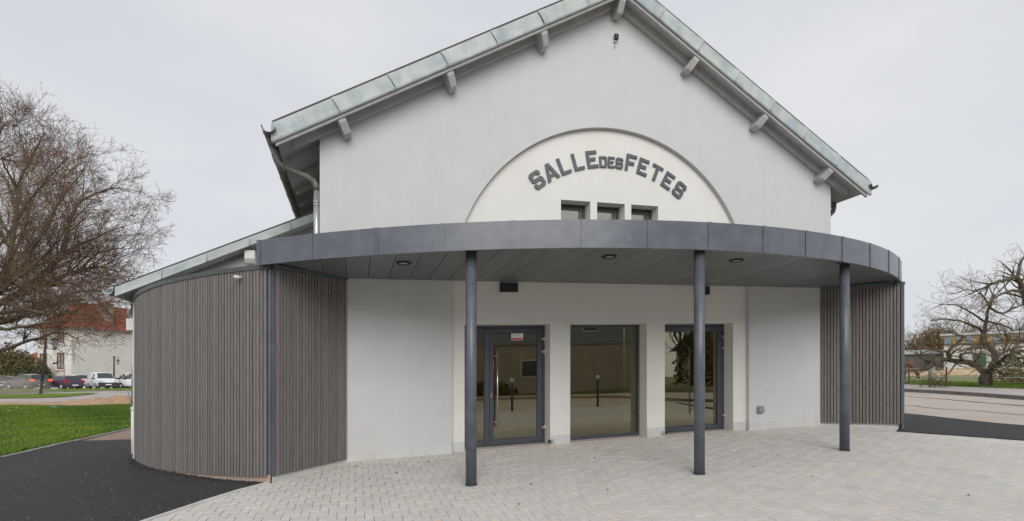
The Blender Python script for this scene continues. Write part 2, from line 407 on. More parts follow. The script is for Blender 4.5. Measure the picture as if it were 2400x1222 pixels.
# far left: soil strip, road, grassy median with kerb, parking
sheet('soil_strip', [(-7.2, 30.4), (-12, 31.2), (-16.5, 30.3), (-19.2, 31.0), (-23, 32.6), (-36, 36), (-36, 39.5), (-24.5, 37), (-20.3, 36), (-15.5, 35.8), (-7, 36.5)], 0.012, M_soil, .9, noise=.03)
sheet('far_road', [(-7, 36.5), (-15.5, 35.8), (-20.3, 36), (-24.5, 37), (-36, 39.5), (-70, 50), (-70, 60), (-30, 47.0), (-26.9, 47.6), (-24.3, 48.6), (-20.5, 48.6), (-7, 47)], 0.008, M_roadf, 1.2)
sheet('grass_median', [(-7, 47.16), (-20.5, 48.76), (-24.3, 48.76), (-26.9, 47.76), (-30, 47.16), (-70, 60.1), (-70, 63), (-33, 51.5), (-27, 51.0), (-20, 52.3), (-7, 51)], 0.10, M_field, 1.2)
sheet('grass_wedge', [(-24.3, 40.4), (-22.5, 41.6), (-21.6, 44.6), (-24.5, 44.2), (-29, 45.0), (-40, 47.5), (-36, 43.5)], 0.05, M_field, .9)
sheet('parking_ground', [(-7, 51), (-20, 52.3), (-27, 51.0), (-33, 51.5), (-70, 63), (-70, 110), (-7, 110)], 0.012, M_roadf, 2.5)
mk = root('median_kerb', W((-24.3, 48.68, gz(-24.3, 48.68)+SL*24.3)), kind='structure')
kp = [(-7, 47.08), (-20.5, 48.68), (-24.3, 48.68), (-26.9, 47.68), (-30, 47.08), (-45, 52)]
for (a, b) in zip(kp[:-1], kp[1:]):
    n = max(1, int(math.hypot(b[0]-a[0], b[1]-a[1])/1.0))
    for i in range(n):
        p = [a[k]+(b[k]-a[k])*(i+.01)/n for k in (0, 1)]; q = [a[k]+(b[k]-a[k])*(i+.99)/n for k in (0, 1)]
        d = Vector((q[0]-p[0], q[1]-p[1])); h = d.length/2; d.normalize(); m_ = ((p[0]+q[0])/2, (p[1]+q[1])/2)
        z = gz(*m_) - SL*m_[0]
        MB().obox((m_[0], m_[1], z+.02), (d.x*h, d.y*h, 0), (-d.y*.08, d.x*.08, 0), (0, 0, .1)).build('kerb_stone', M_kerbd, mk)

# right: asphalt apron, worn road, kerb, pavement, verge
apron = [(11.38, -1.2), (10.95, -1.45)] + pave_right[1:] + [(15, -12), (14.6, -4), (14.06, -1.94), (13.96, -1.45), (13.93, -.86), (13.98, -.26), (14.19, .71), (14.9, 3), (16, 6), (12.5, 8), (12.0, 2)]
sheet('asphalt_apron', apron, 0.014, M_asph, .4, noise=.004)
kl = [(-40, -19.5), (8, -19.5), (13.5, -16), (17.5, -7), (19.6, -1.2), (21.03, 1.86), (22.13, 3.73), (23.25, 5.95), (24.1, 8.2), (26, 12.4), (31, 22), (42, 42)]
road = sheet('road', [(14.9, 3), (14.19, .71), (13.98, -.26), (13.93, -.86), (13.96, -1.45), (14.06, -1.94), (14.6, -4), (15, -12), (-40, -12)] + kl + [(33, 42), (20, 14), (16, 6)], 0.0, M_road, 1.2)
def offs(pl, d):
    out = []
    for i, p in enumerate(pl):
        a, b = pl[max(0, i-1)], pl[min(len(pl)-1, i+1)]
        t = Vector((b[0]-a[0], b[1]-a[1])).normalized(); out.append((p[0]+t.y*d, p[1]-t.x*d))
    return out
k2 = offs(kl, .16); k3 = offs(kl, 3.0); k4 = offs(kl, 6.3)
sheet('pavement', k2 + k3[::-1], .115, M_walk, 1.2)
sheet('grass_verge', k3 + k4[::-1], .09, M_lawn, 1.4, noise=.02)
M_kerby = mat('lichen_kerb', (.42, .32, .12), .9, (.34, .28, .16), 3, 1)
rk = root('road_kerb', W((21.03, 1.86, gz(21.03, 1.86)-SL*21.03)), kind='structure')
for a, b in zip(kl[:-1], kl[1:]):
    ln = math.hypot(b[0]-a[0], b[1]-a[1]); n = max(1, int(ln/1.0))
    for i in range(n):
        p = [a[k]+(b[k]-a[k])*(i+.008)/n for k in (0, 1)]; q = [a[k]+(b[k]-a[k])*(i+.992)/n for k in (0, 1)]
        d = Vector((q[0]-p[0], q[1]-p[1])); h = d.length/2; d.normalize(); m_ = ((p[0]+q[0])/2 + d.y*.08, (p[1]+q[1])/2 - d.x*.08)
        z = gz(*m_) - SL*m_[0]
        MB().obox((m_[0], m_[1], z), (d.x*h, d.y*h, 0), (-d.y*.08, d.x*.08, 0), (0, 0, .13)).build('kerb_stone', M_kerbd if m_[1] > -12 else M_kerby, rk)

# ------------------------------------------------------------------ the hall
hall = root('village_hall', W((5.05, 0, 0)), 'village hall with grey rendered gable, arched cream recess and zinc-trimmed roof', 'building')
UC = 5.05
def tri(u): return abs(u - UC)
R_S = .565
ZT = lambda u: 9.18 - R_S*tri(u)
ZU = lambda u: 8.90 - R_S*tri(u)
ZB = lambda u: 8.845 - R_S*tri(u)
UL, UR = -.585, 10.69
AU, AZ, ARAD = 5.04, 3.03, 3.33
# grey gable wall with the arched opening
pts = [(UL, -.4), (UL, ZU(UL)), (UC, ZU(UC)), (UR, ZU(UR)), (UR, -.4), (AU+ARAD, -.4)]
pts += [(AU+ARAD*math.cos(math.radians(a)), AZ+ARAD*math.sin(math.radians(a))) for a in range(0, 181, 3)] + [(AU-ARAD, -.4)]
pts = pts[::-1]
MB().prism([(p[0], -.1, p[1]) for p in pts], (0, .098, 0)).build('gable_wall', M_grey, hall)
# plinth bands
for a, b in ((UL+.0, AU-ARAD), (AU+ARAD, UR)):
    MB().box((a+.003, -.104, -.4), (b-.003, -.1005, .17)).build('plinth', M_plinth, hall)
# cream wall with door, window and upper window openings
DO = [(1.97, 3.69), (4.12, 5.86), (6.29, 8.03)]
UW = [(3.92, 4.56), (4.71, 5.34), (5.49, 6.13)]
mb = MB()
wall_holes(mb, 1.55, 8.55, -.4, 6.45, [(a, b, -.4, 2.40) for a, b in DO] + [(a, b, 4.05, 4.87) for a, b in UW], 0.0, .42)
mb.build('arch_wall', M_cream, hall)
for a, b in ((1.712, 1.97), (3.69, 4.12), (5.86, 6.29), (8.03, 8.368)):
    MB().box((a+.001, -.004, -.4), (b-.001, -.0005, .19)).build('plinth', M_plinth, hall)
for a, b in DO:
    MB().box((a+.002, .01, -.3), (b-.002, .42, .018)).build('threshold', M_walk, hall)
# rest of the body
mb = MB()
mb.box((UL, .0, -.4), (1.545, .42, 5.3)); mb.build('front_backing_wall', M_grey, hall)
MB().box((8.555, .0, -.4), (UR, .42, 5.3)).build('front_backing_wall', M_grey, hall)
for u0, u1 in ((UL, UL+.4), (UR-.4, UR)):
    MB().box((u0, .425, -.4), (u1, 15.9, min(ZU(u0), ZU(u1))-.01)).build('side_wall', M_grey, hall)
MB().prism([(UL+.4, 15.5, -.4), (UL+.4, 15.5, ZU(UL)-.05), (UC, 15.5, ZU(UC)-.05), (UR-.4, 15.5, ZU(UR)-.05), (UR-.4, 15.5, -.4)], (0, .4, 0)).build('rear_wall', M_grey, hall)
# entrance lobby seen through the glass
MB().box((1.5, .43, -.2), (8.6, 5.4, .012)).build('lobby_floor', M_floor, hall)
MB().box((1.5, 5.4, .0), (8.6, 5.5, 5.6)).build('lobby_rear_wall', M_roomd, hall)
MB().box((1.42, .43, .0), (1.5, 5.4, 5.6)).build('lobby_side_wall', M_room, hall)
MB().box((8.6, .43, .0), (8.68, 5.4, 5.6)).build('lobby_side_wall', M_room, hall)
MB().box((1.5, .43, 2.75), (8.6, 5.4, 2.9)).build('lobby_ceiling', M_room, hall)
MB().box((1.5, .43, 5.6), (8.6, 5.4, 5.7)).build('upper_ceiling', M_room, hall)
for u in (3.1, 5.0, 6.9):
    MB().box((u-.14, 2.7, .013), (u+.14, 2.98, 2.745)).build('lobby_pillar', M_room, hall)
for u in (2.2, 4.1, 6.0):
    MB().box((u, 5.33, .013), (u+1.2, 5.398, 2.2)).build('inner_door', M_white, hall)

# roof
for sgn in (-1, 1):
    e = UC + sgn*6.28
    roof = MB().prism([(UC, -.5, ZU(UC)), (e, -.5, ZU(e)), (e, -.5, ZT(e)-.03), (UC, -.5, ZT(UC)-.03)] if sgn > 0 else
                      [(e, -.5, ZU(e)), (UC, -.5, ZU(UC)), (UC, -.5, ZT(UC)-.03), (e, -.5, ZT(e)-.03)], (0, 16.6, 0)).build('roof', M_eave, hall)
    MB().prism([(UC, -.515, ZT(UC)-.028), (e+sgn*.05, -.515, ZT(e+sgn*.05)-.028), (e+sgn*.05, -.515, ZT(e+sgn*.05)+.03), (UC, -.515, ZT(UC)+.03)][::sgn], (0, 16.7, 0)).build('tile_covering', M_tile, roof)
    # zinc verge sheets, lapped
    n = 7; L = 6.33
    for i in range(n):
        a = UC + sgn*L*i/n; b = UC + sgn*L*(i+1)/n; o = .012 + .004*(i % 2)
        j = random.uniform(-.012, .012)
        m = MB(); k = 6; P = []
        for q in range(k+1):
            u = a + (b-a)*q/k; w = .012*math.sin(q*1.7+i*2.1)
            sh = -sgn*.15*((1-q/k)*(i > 0) + (q/k)*(i < n-1)); u1, u2, u3 = u+sh*.4, u+sh*.8, u+sh
            P.append([(u, -.512-o-.016*(q == k), ZT(u)-.012), (u1, -.520-o-w*.5-.016*(q == k), ZT(u1)*.6+ZB(u1)*.4), (u2, -.516-o-w-.020*(q == k), ZB(u2)+.06), (u3, -.505-o-.03, ZB(u3)), (u3, -.50-o, ZB(u3)-.004)])
        m.add([p for r in P for p in r], [(q*5+c, (q+1)*5+c, (q+1)*5+c+1, q*5+c+1) for q in range(k) for c in range(4)], smooth=True)
        s2 = -sgn*.15*(i < n-1); b1, b2, b3 = b+s2*.4, b+s2*.85, b+s2*.75
        lip = [(b, -.532-o, ZT(b)-.015), (b1, -.542-o, ZT(b1)*.6+ZB(b1)*.4), (b2, -.540-o, ZB(b2)+.055), (b3, -.54-o, ZB(b3)+.01)]
        m.tube(lip, .008, 5)
        m.build('verge_sheet', M_zinc, roof)
    MB().prism([(UC, -.498, ZB(UC)-.055), (e, -.498, ZB(e)-.055), (e, -.498, ZB(e)+.12), (UC, -.498, ZB(UC)+.12)][::sgn], (0, .05, 0)).build('bargeboard', M_eave, roof)
    MB().prism([(UC, -.22, ZU(UC)-.13), (e-sgn*.25, -.22, ZU(e-sgn*.25)-.13), (e-sgn*.25, -.22, ZU(e-sgn*.25)-.002), (UC, -.22, ZU(UC)-.002)][::sgn], (0, .11, 0)).build('rake_rafter', M_eave, roof)
    wall_u = UL if sgn < 0 else UR
    v = .35
    while v < 13:
        a, b = sorted((wall_u, e-sgn*.06))
        MB().prism([(a, v, ZU(a)-.12), (b, v, ZU(b)-.12), (b, v, ZU(b)-.003), (a, v, ZU(a)-.003)], (0, .1, 0)).build('eave_rafter', M_eave, roof); v += .78
for u in (-.27, 1.56, 3.34, UC, 6.80, 8.56, 10.36):
    sg = 0 if u == UC else (1 if u < UC else -1); th = math.atan(R_S)*sg; w = .068
    e1 = Vector((math.cos(th), 0, math.sin(th))); e2 = Vector((math.sin(th), 0, -math.cos(th)))     # along and square to the roof slope
    o = Vector((u, 0, ZU(u) - (.045 if u == UC else .004)))
    prof = [(-.102, .31), (-.33, .31), (-.46, .15), (-.49, .02), (-.49, 0), (-.102, 0)]
    MB().prism([tuple(o - e1*w + e2*p[1] + Vector((0, p[0], 0))) for p in prof][::-1], tuple(e1*2*w)).build('purlin', M_eave, hall, bevel=.012)

# gutters and rain pipes of the main roof
def gutter(u, z, v0, v1, r, name, m, par):
    mb = MB(); n = 8; vsx = []
    v = v0
    while v < v1: vsx.append(v); v += .5
    vsx.append(v1)
    P = []
    for q in vsx:
        for rr in (r, r-.006):
            P += [(u + rr*math.cos(math.pi + math.pi*k/n), q, z + rr*math.sin(math.pi + math.pi*k/n)) for k in range(n+1)]
    st = 2*(n+1)
    for i in range(len(vsx)-1):
        for k in range(n):
            a = i*st+k; mb.f.append([a, a+1, a+st+1, a+st]); mb.smooth.append(True); mb.t.append(0)
            a += n+1; mb.f.append([a+st, a+st+1, a+1, a]); mb.smooth.append(True); mb.t.append(0)
    for i in (0, len(vsx)-1):
        for k in range(n): mb.f.append([i*st+k, i*st+k+1, i*st+k+n+2, i*st+k+n+1]); mb.smooth.append(False); mb.t.append(0)
    mb.v = P
    o = mb.build(name, m, par)
    b = MB()
    for v in vsx[::2]:
        b.tube([(u + (r+.006)*math.cos(math.pi + math.pi*k/10), v+.2, z + (r+.006)*math.sin(math.pi + math.pi*k/10)) for k in range(11)], .008, 4)
    b.tube([(u-r, v0, z), (u-r, v1, z)], .011, 5)
    b.build('gutter_bracket', m, o)
    return o
gl = gutter(-1.32, 5.50, -.62, 12, .10, 'gutter', M_zincd, hall)
gr_ = gutter(11.42, 5.50, -.62, 12, .10, 'gutter', M_zincd, hall)
MB().tube([(-1.30, -.0, 5.42), (-1.30, -.0, 5.28), (-1.27, .0, 5.18), (-1.18, .03, 5.11), (-.80, .12, 5.0), (-.70, .15, 4.95), (-.655, .16, 4.86), (-.65, .16, 4.78)], [.075, .06, .055, .055, .055, .055, .055, .055], 14).build('swan_neck', M_zincd, gl)
MB().tube([(-.65, .16, 4.79), (-.65, .16, 3.2)], .051, 14).tube([(-.65, .16, 4.52), (-.65, .16, 4.545)], .06, 14).tube([(-.65, .16, 4.57), (-.65, .16, 4.595)], .06, 14).build('rain_pipe', M_galv, gl)
MB().tube([(11.30, .35, 5.42), (11.30, .35, 5.26), (11.27, .35, 5.16), (11.17, .35, 5.08), (10.98, .35, 5.02), (10.86, .36, 4.95), (10.80, .36, 4.80), (10.80, .36, 3.2)], .055, 14).build('swan_neck', M_zincd, gr_)

# ---- lean-to aisle on the left
VA = 2.35
zl = lambda u: 5.335 + u*.455
ai = MB()
ai.prism([(-4.2, VA, -.5), (-4.2, VA, zl(-4.2)-.21), (UL-.01, VA, zl(UL)-.21), (UL-.01, VA, -.5)][::-1], (0, .3, 0))
ai.build('aisle_front_wall', M_grey, hall)
MB().box((-4.2, VA+.3, -.5), (-3.95, 14.5, zl(-4.2)-.3)).build('aisle_side_wall', M_grey, hall)
ar_ = MB().prism([(-4.34, VA-.35, zl(-4.34)-.205), (UL-.01, VA-.35, zl(UL)-.205), (UL-.01, VA-.35, zl(UL)-.05), (-4.34, VA-.35, zl(-4.34)-.05)], (0, 12.6, 0)).build('aisle_roof', M_eave, hall)
MB().prism([(-4.39, VA-.37, zl(-4.39)-.048), (UL-.01, VA-.37, zl(UL)-.048), (UL-.01, VA-.37, zl(UL)+.01), (-4.39, VA-.37, zl(-4.39)+.01)], (0, 12.6, 0)).build('tile_covering', M_tile, ar_)
for i in range(5):
    a = -4.36 + i*.77; b = a + .77; m = MB(); P = []; k = 6
    for q in range(k+1):
        u = a + (b-a)*q/k; o = .008*math.sin(q*2.0+i)
        P.append([(u, VA-.37, zl(u)-.02), (u, VA-.385+o, zl(u)-.11), (u, VA-.38-o, zl(u)-.180), (u, VA-.40, zl(u)-.205), (u, VA-.36, zl(u)-.21)])
    m.add([p for r in P for p in r], [(q*5+c, q*5+c+1, (q+1)*5+c+1, (q+1)*5+c) for q in range(k) for c in range(4)], smooth=True)
    m.tube([(b, VA-.385, zl(b)-.02), (b+.012, VA-.395, zl(b)-.12), (b, VA-.40, zl(b)-.20)], .007, 5)
    m.build('verge_sheet', M_zinc, ar_)
u = -2.06
prof = [(VA-.003, -.26), (VA-.22, -.26), (VA-.29, -.17), (VA-.30, 0), (VA-.003, 0)]
MB().prism([(u-.1, p[0], zl(u)-.26+p[1]) for p in prof][::-1], (.2, 0, 0)).build('purlin', M_white, hall, bevel=.012)
ga = gutter(-4.46, zl(-4.42)-.05, VA-.42, 14, .085, 'gutter', M_galv, hall)
MB().tube([(-4.52, 3.15, 3.18), (-4.52, 3.15, 3.06), (-4.56, 3.18, 2.98), (-4.47, 3.25, 2.86), (-4.50, 3.25, 2.80)], .05, 12).build('swan_neck', M_galv, ga)
MB().box((-4.61, 3.17, 2.62), (-4.43, 3.33, 2.87)).build('rain_head', M_white, ga, bevel=.006)
MB().tube([(-4.50, 3.25, 2.62), (-4.50, 3.25, 1.0)], .04, 12).build('rain_pipe', M_galv, ga)
MB().tube([(-4.50, 3.25, 1.0), (-4.50, 3.25, -.05)], .047, 12).tube([(-4.50, 3.25, .93), (-4.50, 3.25, 1.0)], .056, 12).build('standpipe', M_white, ga)

# ---- doors and windows
def frame_rect(mb, u0, u1, z0, z1, w, v0, v1, wb=None, wt=None):
    wb = wb or w; wt = wt or w
    mb.box((u0, v0, z0), (u0+w, v1, z1)); mb.box((u1-w, v0, z0), (u1, v1, z1))
    mb.box((u0+w, v0, z0), (u1-w, v1, z0+wb)); mb.box((u0+w, v0, z1-wt), (u1-w, v1, z1))
def hinge(par, u, z):
    h = MB(); h.box((u-.05, .262, z-.022), (u+.03, .30, z+.022)); h.tube([(u+.012, .272, z-.062), (u+.012, .272, z+.062)], .013, 10)
    h.build('hinge', M_steel, par)
def leaf(par, u0, u1, gu0, gu1, handle=None):
    z0, z1 = .03, 2.345
    m = MB(); vf, vb = .305, .365
    m.box((u0, vf, z0), (gu0, vb, z1)); m.box((gu1, vf, z0), (u1, vb, z1)); m.box((gu0, vf, z0), (gu1, vb, .14)); m.box((gu0, vf, 2.25), (gu1, vb, z1))
    lf = m.build('leaf', M_anthd, par, bevel=.004)
    MB().box((gu0-.01, .33, .13), (gu1+.01, .342, 2.26)).build('pane', M_glass, par)
    g = MB(); frame_rect(g, gu0-.004, gu1+.004, .136, 2.254, .012, .322, .3295); g.build('seal', M_black, par)
    for q in (.22, .8):
        uu = u0 + (u1-u0)*q; MB().box((uu-.022, .3005, .065), (uu+.022, .3045, .083)).build('drain_slot', M_black, par)
    if handle:
        h = MB(); h.tube([(handle, .225, .385), (handle, .225, 1.92)], .017, 12)
        for z in (.50, 1.80): h.tube([(handle, .225, z), (handle + (-.055 if handle < 5 else .055), .225+.015, z), (handle + (-.06 if handle < 5 else .06), .304, z)], .010, 8)
        h.build('pull_handle', M_steel, par)
        s = handle + (-.105 if handle < 5 else .105)
        c_ = MB().box((s-.016, .296, .985), (s+.016, .3045, 1.065)); c_.build('lock_plate', M_steel, par, bevel=.004)
        MB().tube([(s, .297, 1.02), (s, .288, 1.02)], .009, 10).build('lock_cylinder', M_black, par)
for k, (a, b) in enumerate(((1.97, 3.69), (6.29, 8.03))):
    d = root('door', W(((a+b)/2, .3, 0))); d.parent = hall; d.location = Vector((0, 0, 0))
    d['wl'] = tuple(wl(hall))
    m = MB(); m.box((a+.001, .30, .019), (a+.045, .41, 2.399)); m.box((b-.045, .30, .019), (b-.001, .41, 2.399)); m.box((a+.045, .30, 2.35), (b-.045, .41, 2.399))
    m.build('door_frame', M_anthd, d)
    if k == 0:
        leaf(d, a+.05, 2.528, 2.12, 2.43); leaf(d, 2.532, b-.05, 2.61, 3.53, 2.672)
        n_ = MB().box((2.985, .3275, 2.10), (3.235, .3292, 2.255)).build('notice', M_white, d)
        MB().box((2.99, .3266, 2.105), (3.23, .3274, 2.15)).build('notice_band', mat('notice_red', (.55, .12, .10), .6), d)
        t = MB()
        for i, w in enumerate((.11, .16, .13)): t.box((3.0, .3266, 2.228-.02*i), (3.0+w, .3274, 2.234-.02*i))
        t.build('notice_lines', M_greybox, d)
    else:
        leaf(d, a+.05, 7.448, 6.47, 7.37, 7.22); leaf(d, 7.452, b-.05, 7.53, 7.86)
    for z in (2.12, 1.86, .33):
        hinge(d, b-.03, z); hinge(d, a+.02, z)
a, b = DO[1]
w2 = root('window', (0, 0, 0)); w2.parent = hall; w2['wl'] = tuple(wl(hall))
m = MB(); frame_rect(m, a+.001, b-.001, .019, 2.399, .045, .30, .38, .07, .045); m.build('window_frame', M_anthd, w2)
MB().box((a+.04, .335, .085), (b-.04, .347, 2.36)).build('pane', M_glass, w2)
for q in (.25, .75): MB().box((a+(b-a)*q-.022, .2955, .045), (a+(b-a)*q+.022, .2995, .062)).build('drain_slot', M_black, w2)
for a, b in UW:
    w = root('window', (0, 0, 0)); w.parent = hall; w['wl'] = tuple(wl(hall))
    m = MB(); frame_rect(m, a+.001, b-.001, 4.051, 4.869, .05, .25, .31); m.build('window_frame', M_anthd, w)
    m = MB(); frame_rect(m, a+.052, b-.052, 4.102, 4.818, .05, .275, .33); m.build('sash', mat('sash_olive', (.12, .11, .075), .5) if 'sash_olive' not in MATS else MATS['sash_olive'], w)
    MB().box((a+.09, .30, 4.14), (b-.09, .31, 4.78)).build('pane', M_glassu, w)

# ---- curved entrance canopy
CC, CR = (4.93, 8.147), 11.40
def cv(u, r=CR): return CC[1] - math.sqrt(r*r - (u-CC[0])**2)
can = root('entrance_canopy', W((4.93, -3, 0)), 'curved anthracite entrance canopy with three round columns and planked soffit', 'canopy')
seams = [-1.335, -.60, .27, 1.13, 2.04, 2.99, 3.94, 4.91, 5.91, 6.84, 7.83, 8.84, 9.83, 10.77, 11.30]
fz0 = 3.132; fz1 = lambda u: 3.490 + .0068*(u+1.3)
fas = root('fascia', (0, 0, 0)); fas.parent = can; fas['wl'] = tuple(wl(can))
for a, b in zip(seams[:-1], seams[1:]):
    k = 8; P = []; m = MB()
    for q in range(k+1):
        u = a + (b-a-.006)*q/k; bul = .006*math.sin(math.pi*q/k)
        n_ = Vector((u-CC[0], cv(u)-CC[1])).normalized()
        def off(d, z): return (u + n_.x*d, cv(u) + n_.y*d, z)
        P.append([off(-.05, fz0), off(0, fz0), off(0, fz1(u)), off(-.12, fz1(u)+.006), off(-.12, fz1(u)-.05)])
    m.add([p for r in P for p in r], [(q*5+c, (q+1)*5+c, (q+1)*5+c+1, q*5+c+1) for q in range(k) for c in range(4)], smooth=False)
    m.f += []
    m.build('fascia_panel', M_anth, fas)
    # cover strip with rivets at the seam
    n_ = Vector((a-CC[0], cv(a)-CC[1])).normalized(); t_ = Vector((-n_.y, n_.x))
    zc = (fz0+fz1(a))/2; c = (a + n_.x*.008 - t_.x*(-.0), cv(a) + n_.y*.008, zc)
    m = MB(); m.obox(c, (t_.x*.03, t_.y*.03, 0), (n_.x*.004, n_.y*.004, 0), (0, 0, (fz1(a)-fz0)/2+.002)); st = m.build('cover_strip', M_anth, fas)
    m = MB()
    for dz in (-.10, .10):
        m.tube([(c[0] + n_.x*.003, c[1] + n_.y*.003, zc+dz), (c[0] + n_.x*.008, c[1] + n_.y*.008, zc+dz)], .007, 8)
    m.build('rivet', M_black, fas)
# returns at both ends and the deck
for (u, tgt) in ((seams[0], (-.62, -.104)), (seams[-1], (10.72, -.104))):
    p = Vector((u, cv(u))); q = Vector(tgt); d = (q-p); ln = d.length/2; d.normalize(); c = (p+q)/2
    MB().obox((c.x, c.y, (fz0+fz1(u))/2), (d.x*ln, d.y*ln, 0), (-d.y*.015, d.x*.015, 0), (0, 0, (fz1(u)-fz0)/2)).build('end_panel', M_anth, fas)
us_ = [seams[0] + (seams[-1]-seams[0])*i/40 for i in range(41)]
deck = [(u, cv(u, CR-.04), fz1(u)-.03) for u in us_] + [(10.70, -.105, 3.54), (-.6, -.105, 3.46)]
MB().prism(deck, (0, 0, -.05)).build('deck', M_anthd, can)
SZ = 3.195
sof = root('soffit', (0, 0, 0)); sof.parent = can; sof['wl'] = tuple(wl(can))
def side_lim(u):                                 # back edge of the soffit at u
    return -.106
pl = .352; u = -.14 - 4*pl
while u < seams[-1]-.02:
    a, b = max(u+.004, seams[0]+.02), min(u+pl-.004, seams[-1]-.02)
    if b - a > .03:
        k = 4; fr = [(a + (b-a)*q/k) for q in range(k+1)]
        back = lambda x: (-.106 if -.6 < x < 10.7 else (cv(seams[0]) + (x-seams[0])/(-.62-seams[0])*(-.104-cv(seams[0])) if x < 0 else cv(seams[-1]) + (x-seams[-1])/(10.72-seams[-1])*(-.104-cv(seams[-1])))-.02)
        poly = [(x, cv(x, CR-.052), SZ) for x in fr] + [(b, back(b), SZ), (a, back(a), SZ)]
        MB().prism(poly, (0, 0, .018)).build('soffit_plank', M_soffit, sof)
    u += pl
for i, (u, v) in enumerate(((.71, -1.53), (3.74, -2.40), (6.04, -2.46))):
    l_ = root('downlight', (0, 0, 0)); l_.parent = can; l_['wl'] = tuple(wl(can))
    MB().lathe((u, v, SZ-.022), [(.075, .02), (.075, .0), (.112, 0), (.118, .02)], 24).build('trim_ring', M_black, l_)
    MB().lathe((u, v, SZ-.012), [(.0, .0), (.074, 0), (.074, .01), (0, .01)], 24).build('lens', mat('lamp_lens', (.55, .55, .53), .3) if 'lamp_lens' not in MATS else MATS['lamp_lens'], l_)
COLS = ((1.56, -2.46), (4.86, -3.08), (8.24, -2.56))
for u, v in COLS:
    c = root('column', (0, 0, 0)); c.parent = can; c['wl'] = tuple(wl(can))
    z0 = gz(u, v)-SL*u
    MB().lathe((u, v, 0), [(.078, z0-.05), (.078, SZ-.004)], 32).build('shaft', M_col, c)
    MB().box((u-.13, v-.05, SZ-.016), (u+.13, v+.05, SZ-.001)).build('head_plate', M_anthd, c)
    m = MB()
    for s_ in (-1, 1): m.tube([(u+s_*.112, v-.02, SZ-.016), (u+s_*.112, v-.02, SZ-.026)], .009, 6)
    m.build('bolt', M_steel, c)
    MB().lathe((u, v, z0), [(.088, -.02), (.088, .006), (.079, .008)], 32).build('base_collar', M_anthd, c)

# ---- slatted wings
def wing(name, label, face, outer, npitch_face, z_corner, z_wall):
    p0, p1 = face
    r = root(name, W((p0[0], p0[1], -.05)), label, 'wall')
    cl = root('cladding', (0, 0, 0)); cl.parent = r; cl['wl'] = tuple(wl(r))
    def slat(p, t, n, w, zb, ztop):             # p plan centre, t tangent, n outward normal
        j = random.uniform(-.0025, .0025)
        MB().obox((p[0]+n.x*(.022+j), p[1]+n.y*(.022+j), (zb+ztop)/2), (t.x*w/2, t.y*w/2, 0), (n.x*.014, n.y*.014, 0), (0, 0, (ztop-zb)/2)).build('slat', M_slat, cl)
    d = Vector((p1[0]-p0[0], p1[1]-p0[1])); L = d.length; d.normalize(); nn = Vector((d.y, -d.x))
    if nn.y > 0: nn = -nn
    def lz(q): return z_corner + (z_wall-z_corner)*q
    zb = .045
    mb = MB(); mb.prism([(p0[0], p0[1], -.35), (p1[0], p1[1], -.35), (p1[0], p1[1], z_wall), (p0[0], p0[1], z_corner)], (-nn.x*.06, -nn.y*.06, 0)); mb.build('backing', M_black, r)
    MB().prism([(p0[0], p0[1], -.35), (p1[0], p1[1], -.35), (p1[0], p1[1], zb+.02), (p0[0], p0[1], zb+.02)], (nn.x*.008, nn.y*.008, 0)).build('plinth', M_plinth, r)
    n = npitch_face; x = .05; pitch = (L-.05)/n
    for i in range(n):
        w = pitch*random.choice((.72, .76, .80)); q = x + pitch*(i+.5)
        slat((p0[0]+d.x*q, p0[1]+d.y*q), d, nn, w, zb + random.uniform(-.002, .002), lz(q/L)-.004)
    cap = root('cap', (0, 0, 0)); cap.parent = r; cap['wl'] = tuple(wl(r))
    def cap_strip(pts, ns, zs):
        m = MB(); P = []
        for p, n_, z in zip(pts, ns, zs):
            P.append([(p[0]+n_.x*.05, p[1]+n_.y*.05, z-.004), (p[0]+n_.x*.055, p[1]+n_.y*.055, z+.062), (p[0]-n_.x*.16, p[1]-n_.y*.16, z+.085), (p[0]-n_.x*.16, p[1]-n_.y*.16, z-.004)])
        k = len(P)
        m.add([p for r_ in P for p in r_], [(q*4+c, (q+1)*4+c, (q+1)*4+(c+1) % 4, q*4+(c+1) % 4) for q in range(k-1) for c in range(4)] + [(0, 1, 2, 3), ((k-1)*4+3, (k-1)*4+2, (k-1)*4+1, (k-1)*4)])
        m.build('cap_sheet', M_cap, cap)
    return r, cl, cap, slat, cap_strip, d, nn, L, lz, zb
lab = 'curved wing clad in vertical grey-brown slats on the left beside the lawn'
r, cl, cap, slat, cap_strip, d, nn, L, lz, zb = wing('slatted_wing', lab, (P0, P1), None, 24, 3.10, 3.155)
# mitre at the corner
def arcn(deg): return Vector((math.cos(math.radians(deg)), math.sin(math.radians(deg))))
pitch = .0605; deg = A0 - math.degrees(.045/AR); i = 0
dp = math.degrees(pitch/AR)
while deg > 196:
    w = pitch*random.choice((.68, .74, .80))
    m_ = deg - dp/2; n_ = arcn(m_); t_ = Vector((-n_.y, n_.x)); p = arc(m_)
    slat(p, t_, n_, w, zb + random.uniform(-.003, .003), 3.097 + .010*(A0-m_)/40)
    deg -= dp; i += 1
N = 36
aa = [A0 + (178-A0)*q/N for q in range(N+1)]
m = MB(); P = [(arc(x), arcn(x)) for x in aa]
m.add([q for p, n_ in P for q in ((p[0], p[1], -.4), (p[0], p[1], 3.10))], [(q*2, q*2+1, q*2+3, q*2+2) for q in range(N)]); m.build('backing', M_black, r)
m = MB(); m.add([q for p, n_ in P for q in ((p[0]+n_.x*.006, p[1]+n_.y*.006, -.4), (p[0]+n_.x*.006, p[1]+n_.y*.006, .07))], [(q*2, q*2+1, q*2+3, q*2+2) for q in range(N)])
m.build('plinth', mat('tan_plinth', (.42, .31, .24), .9, (.36, .28, .23), 4, 1, .2, 60), r)
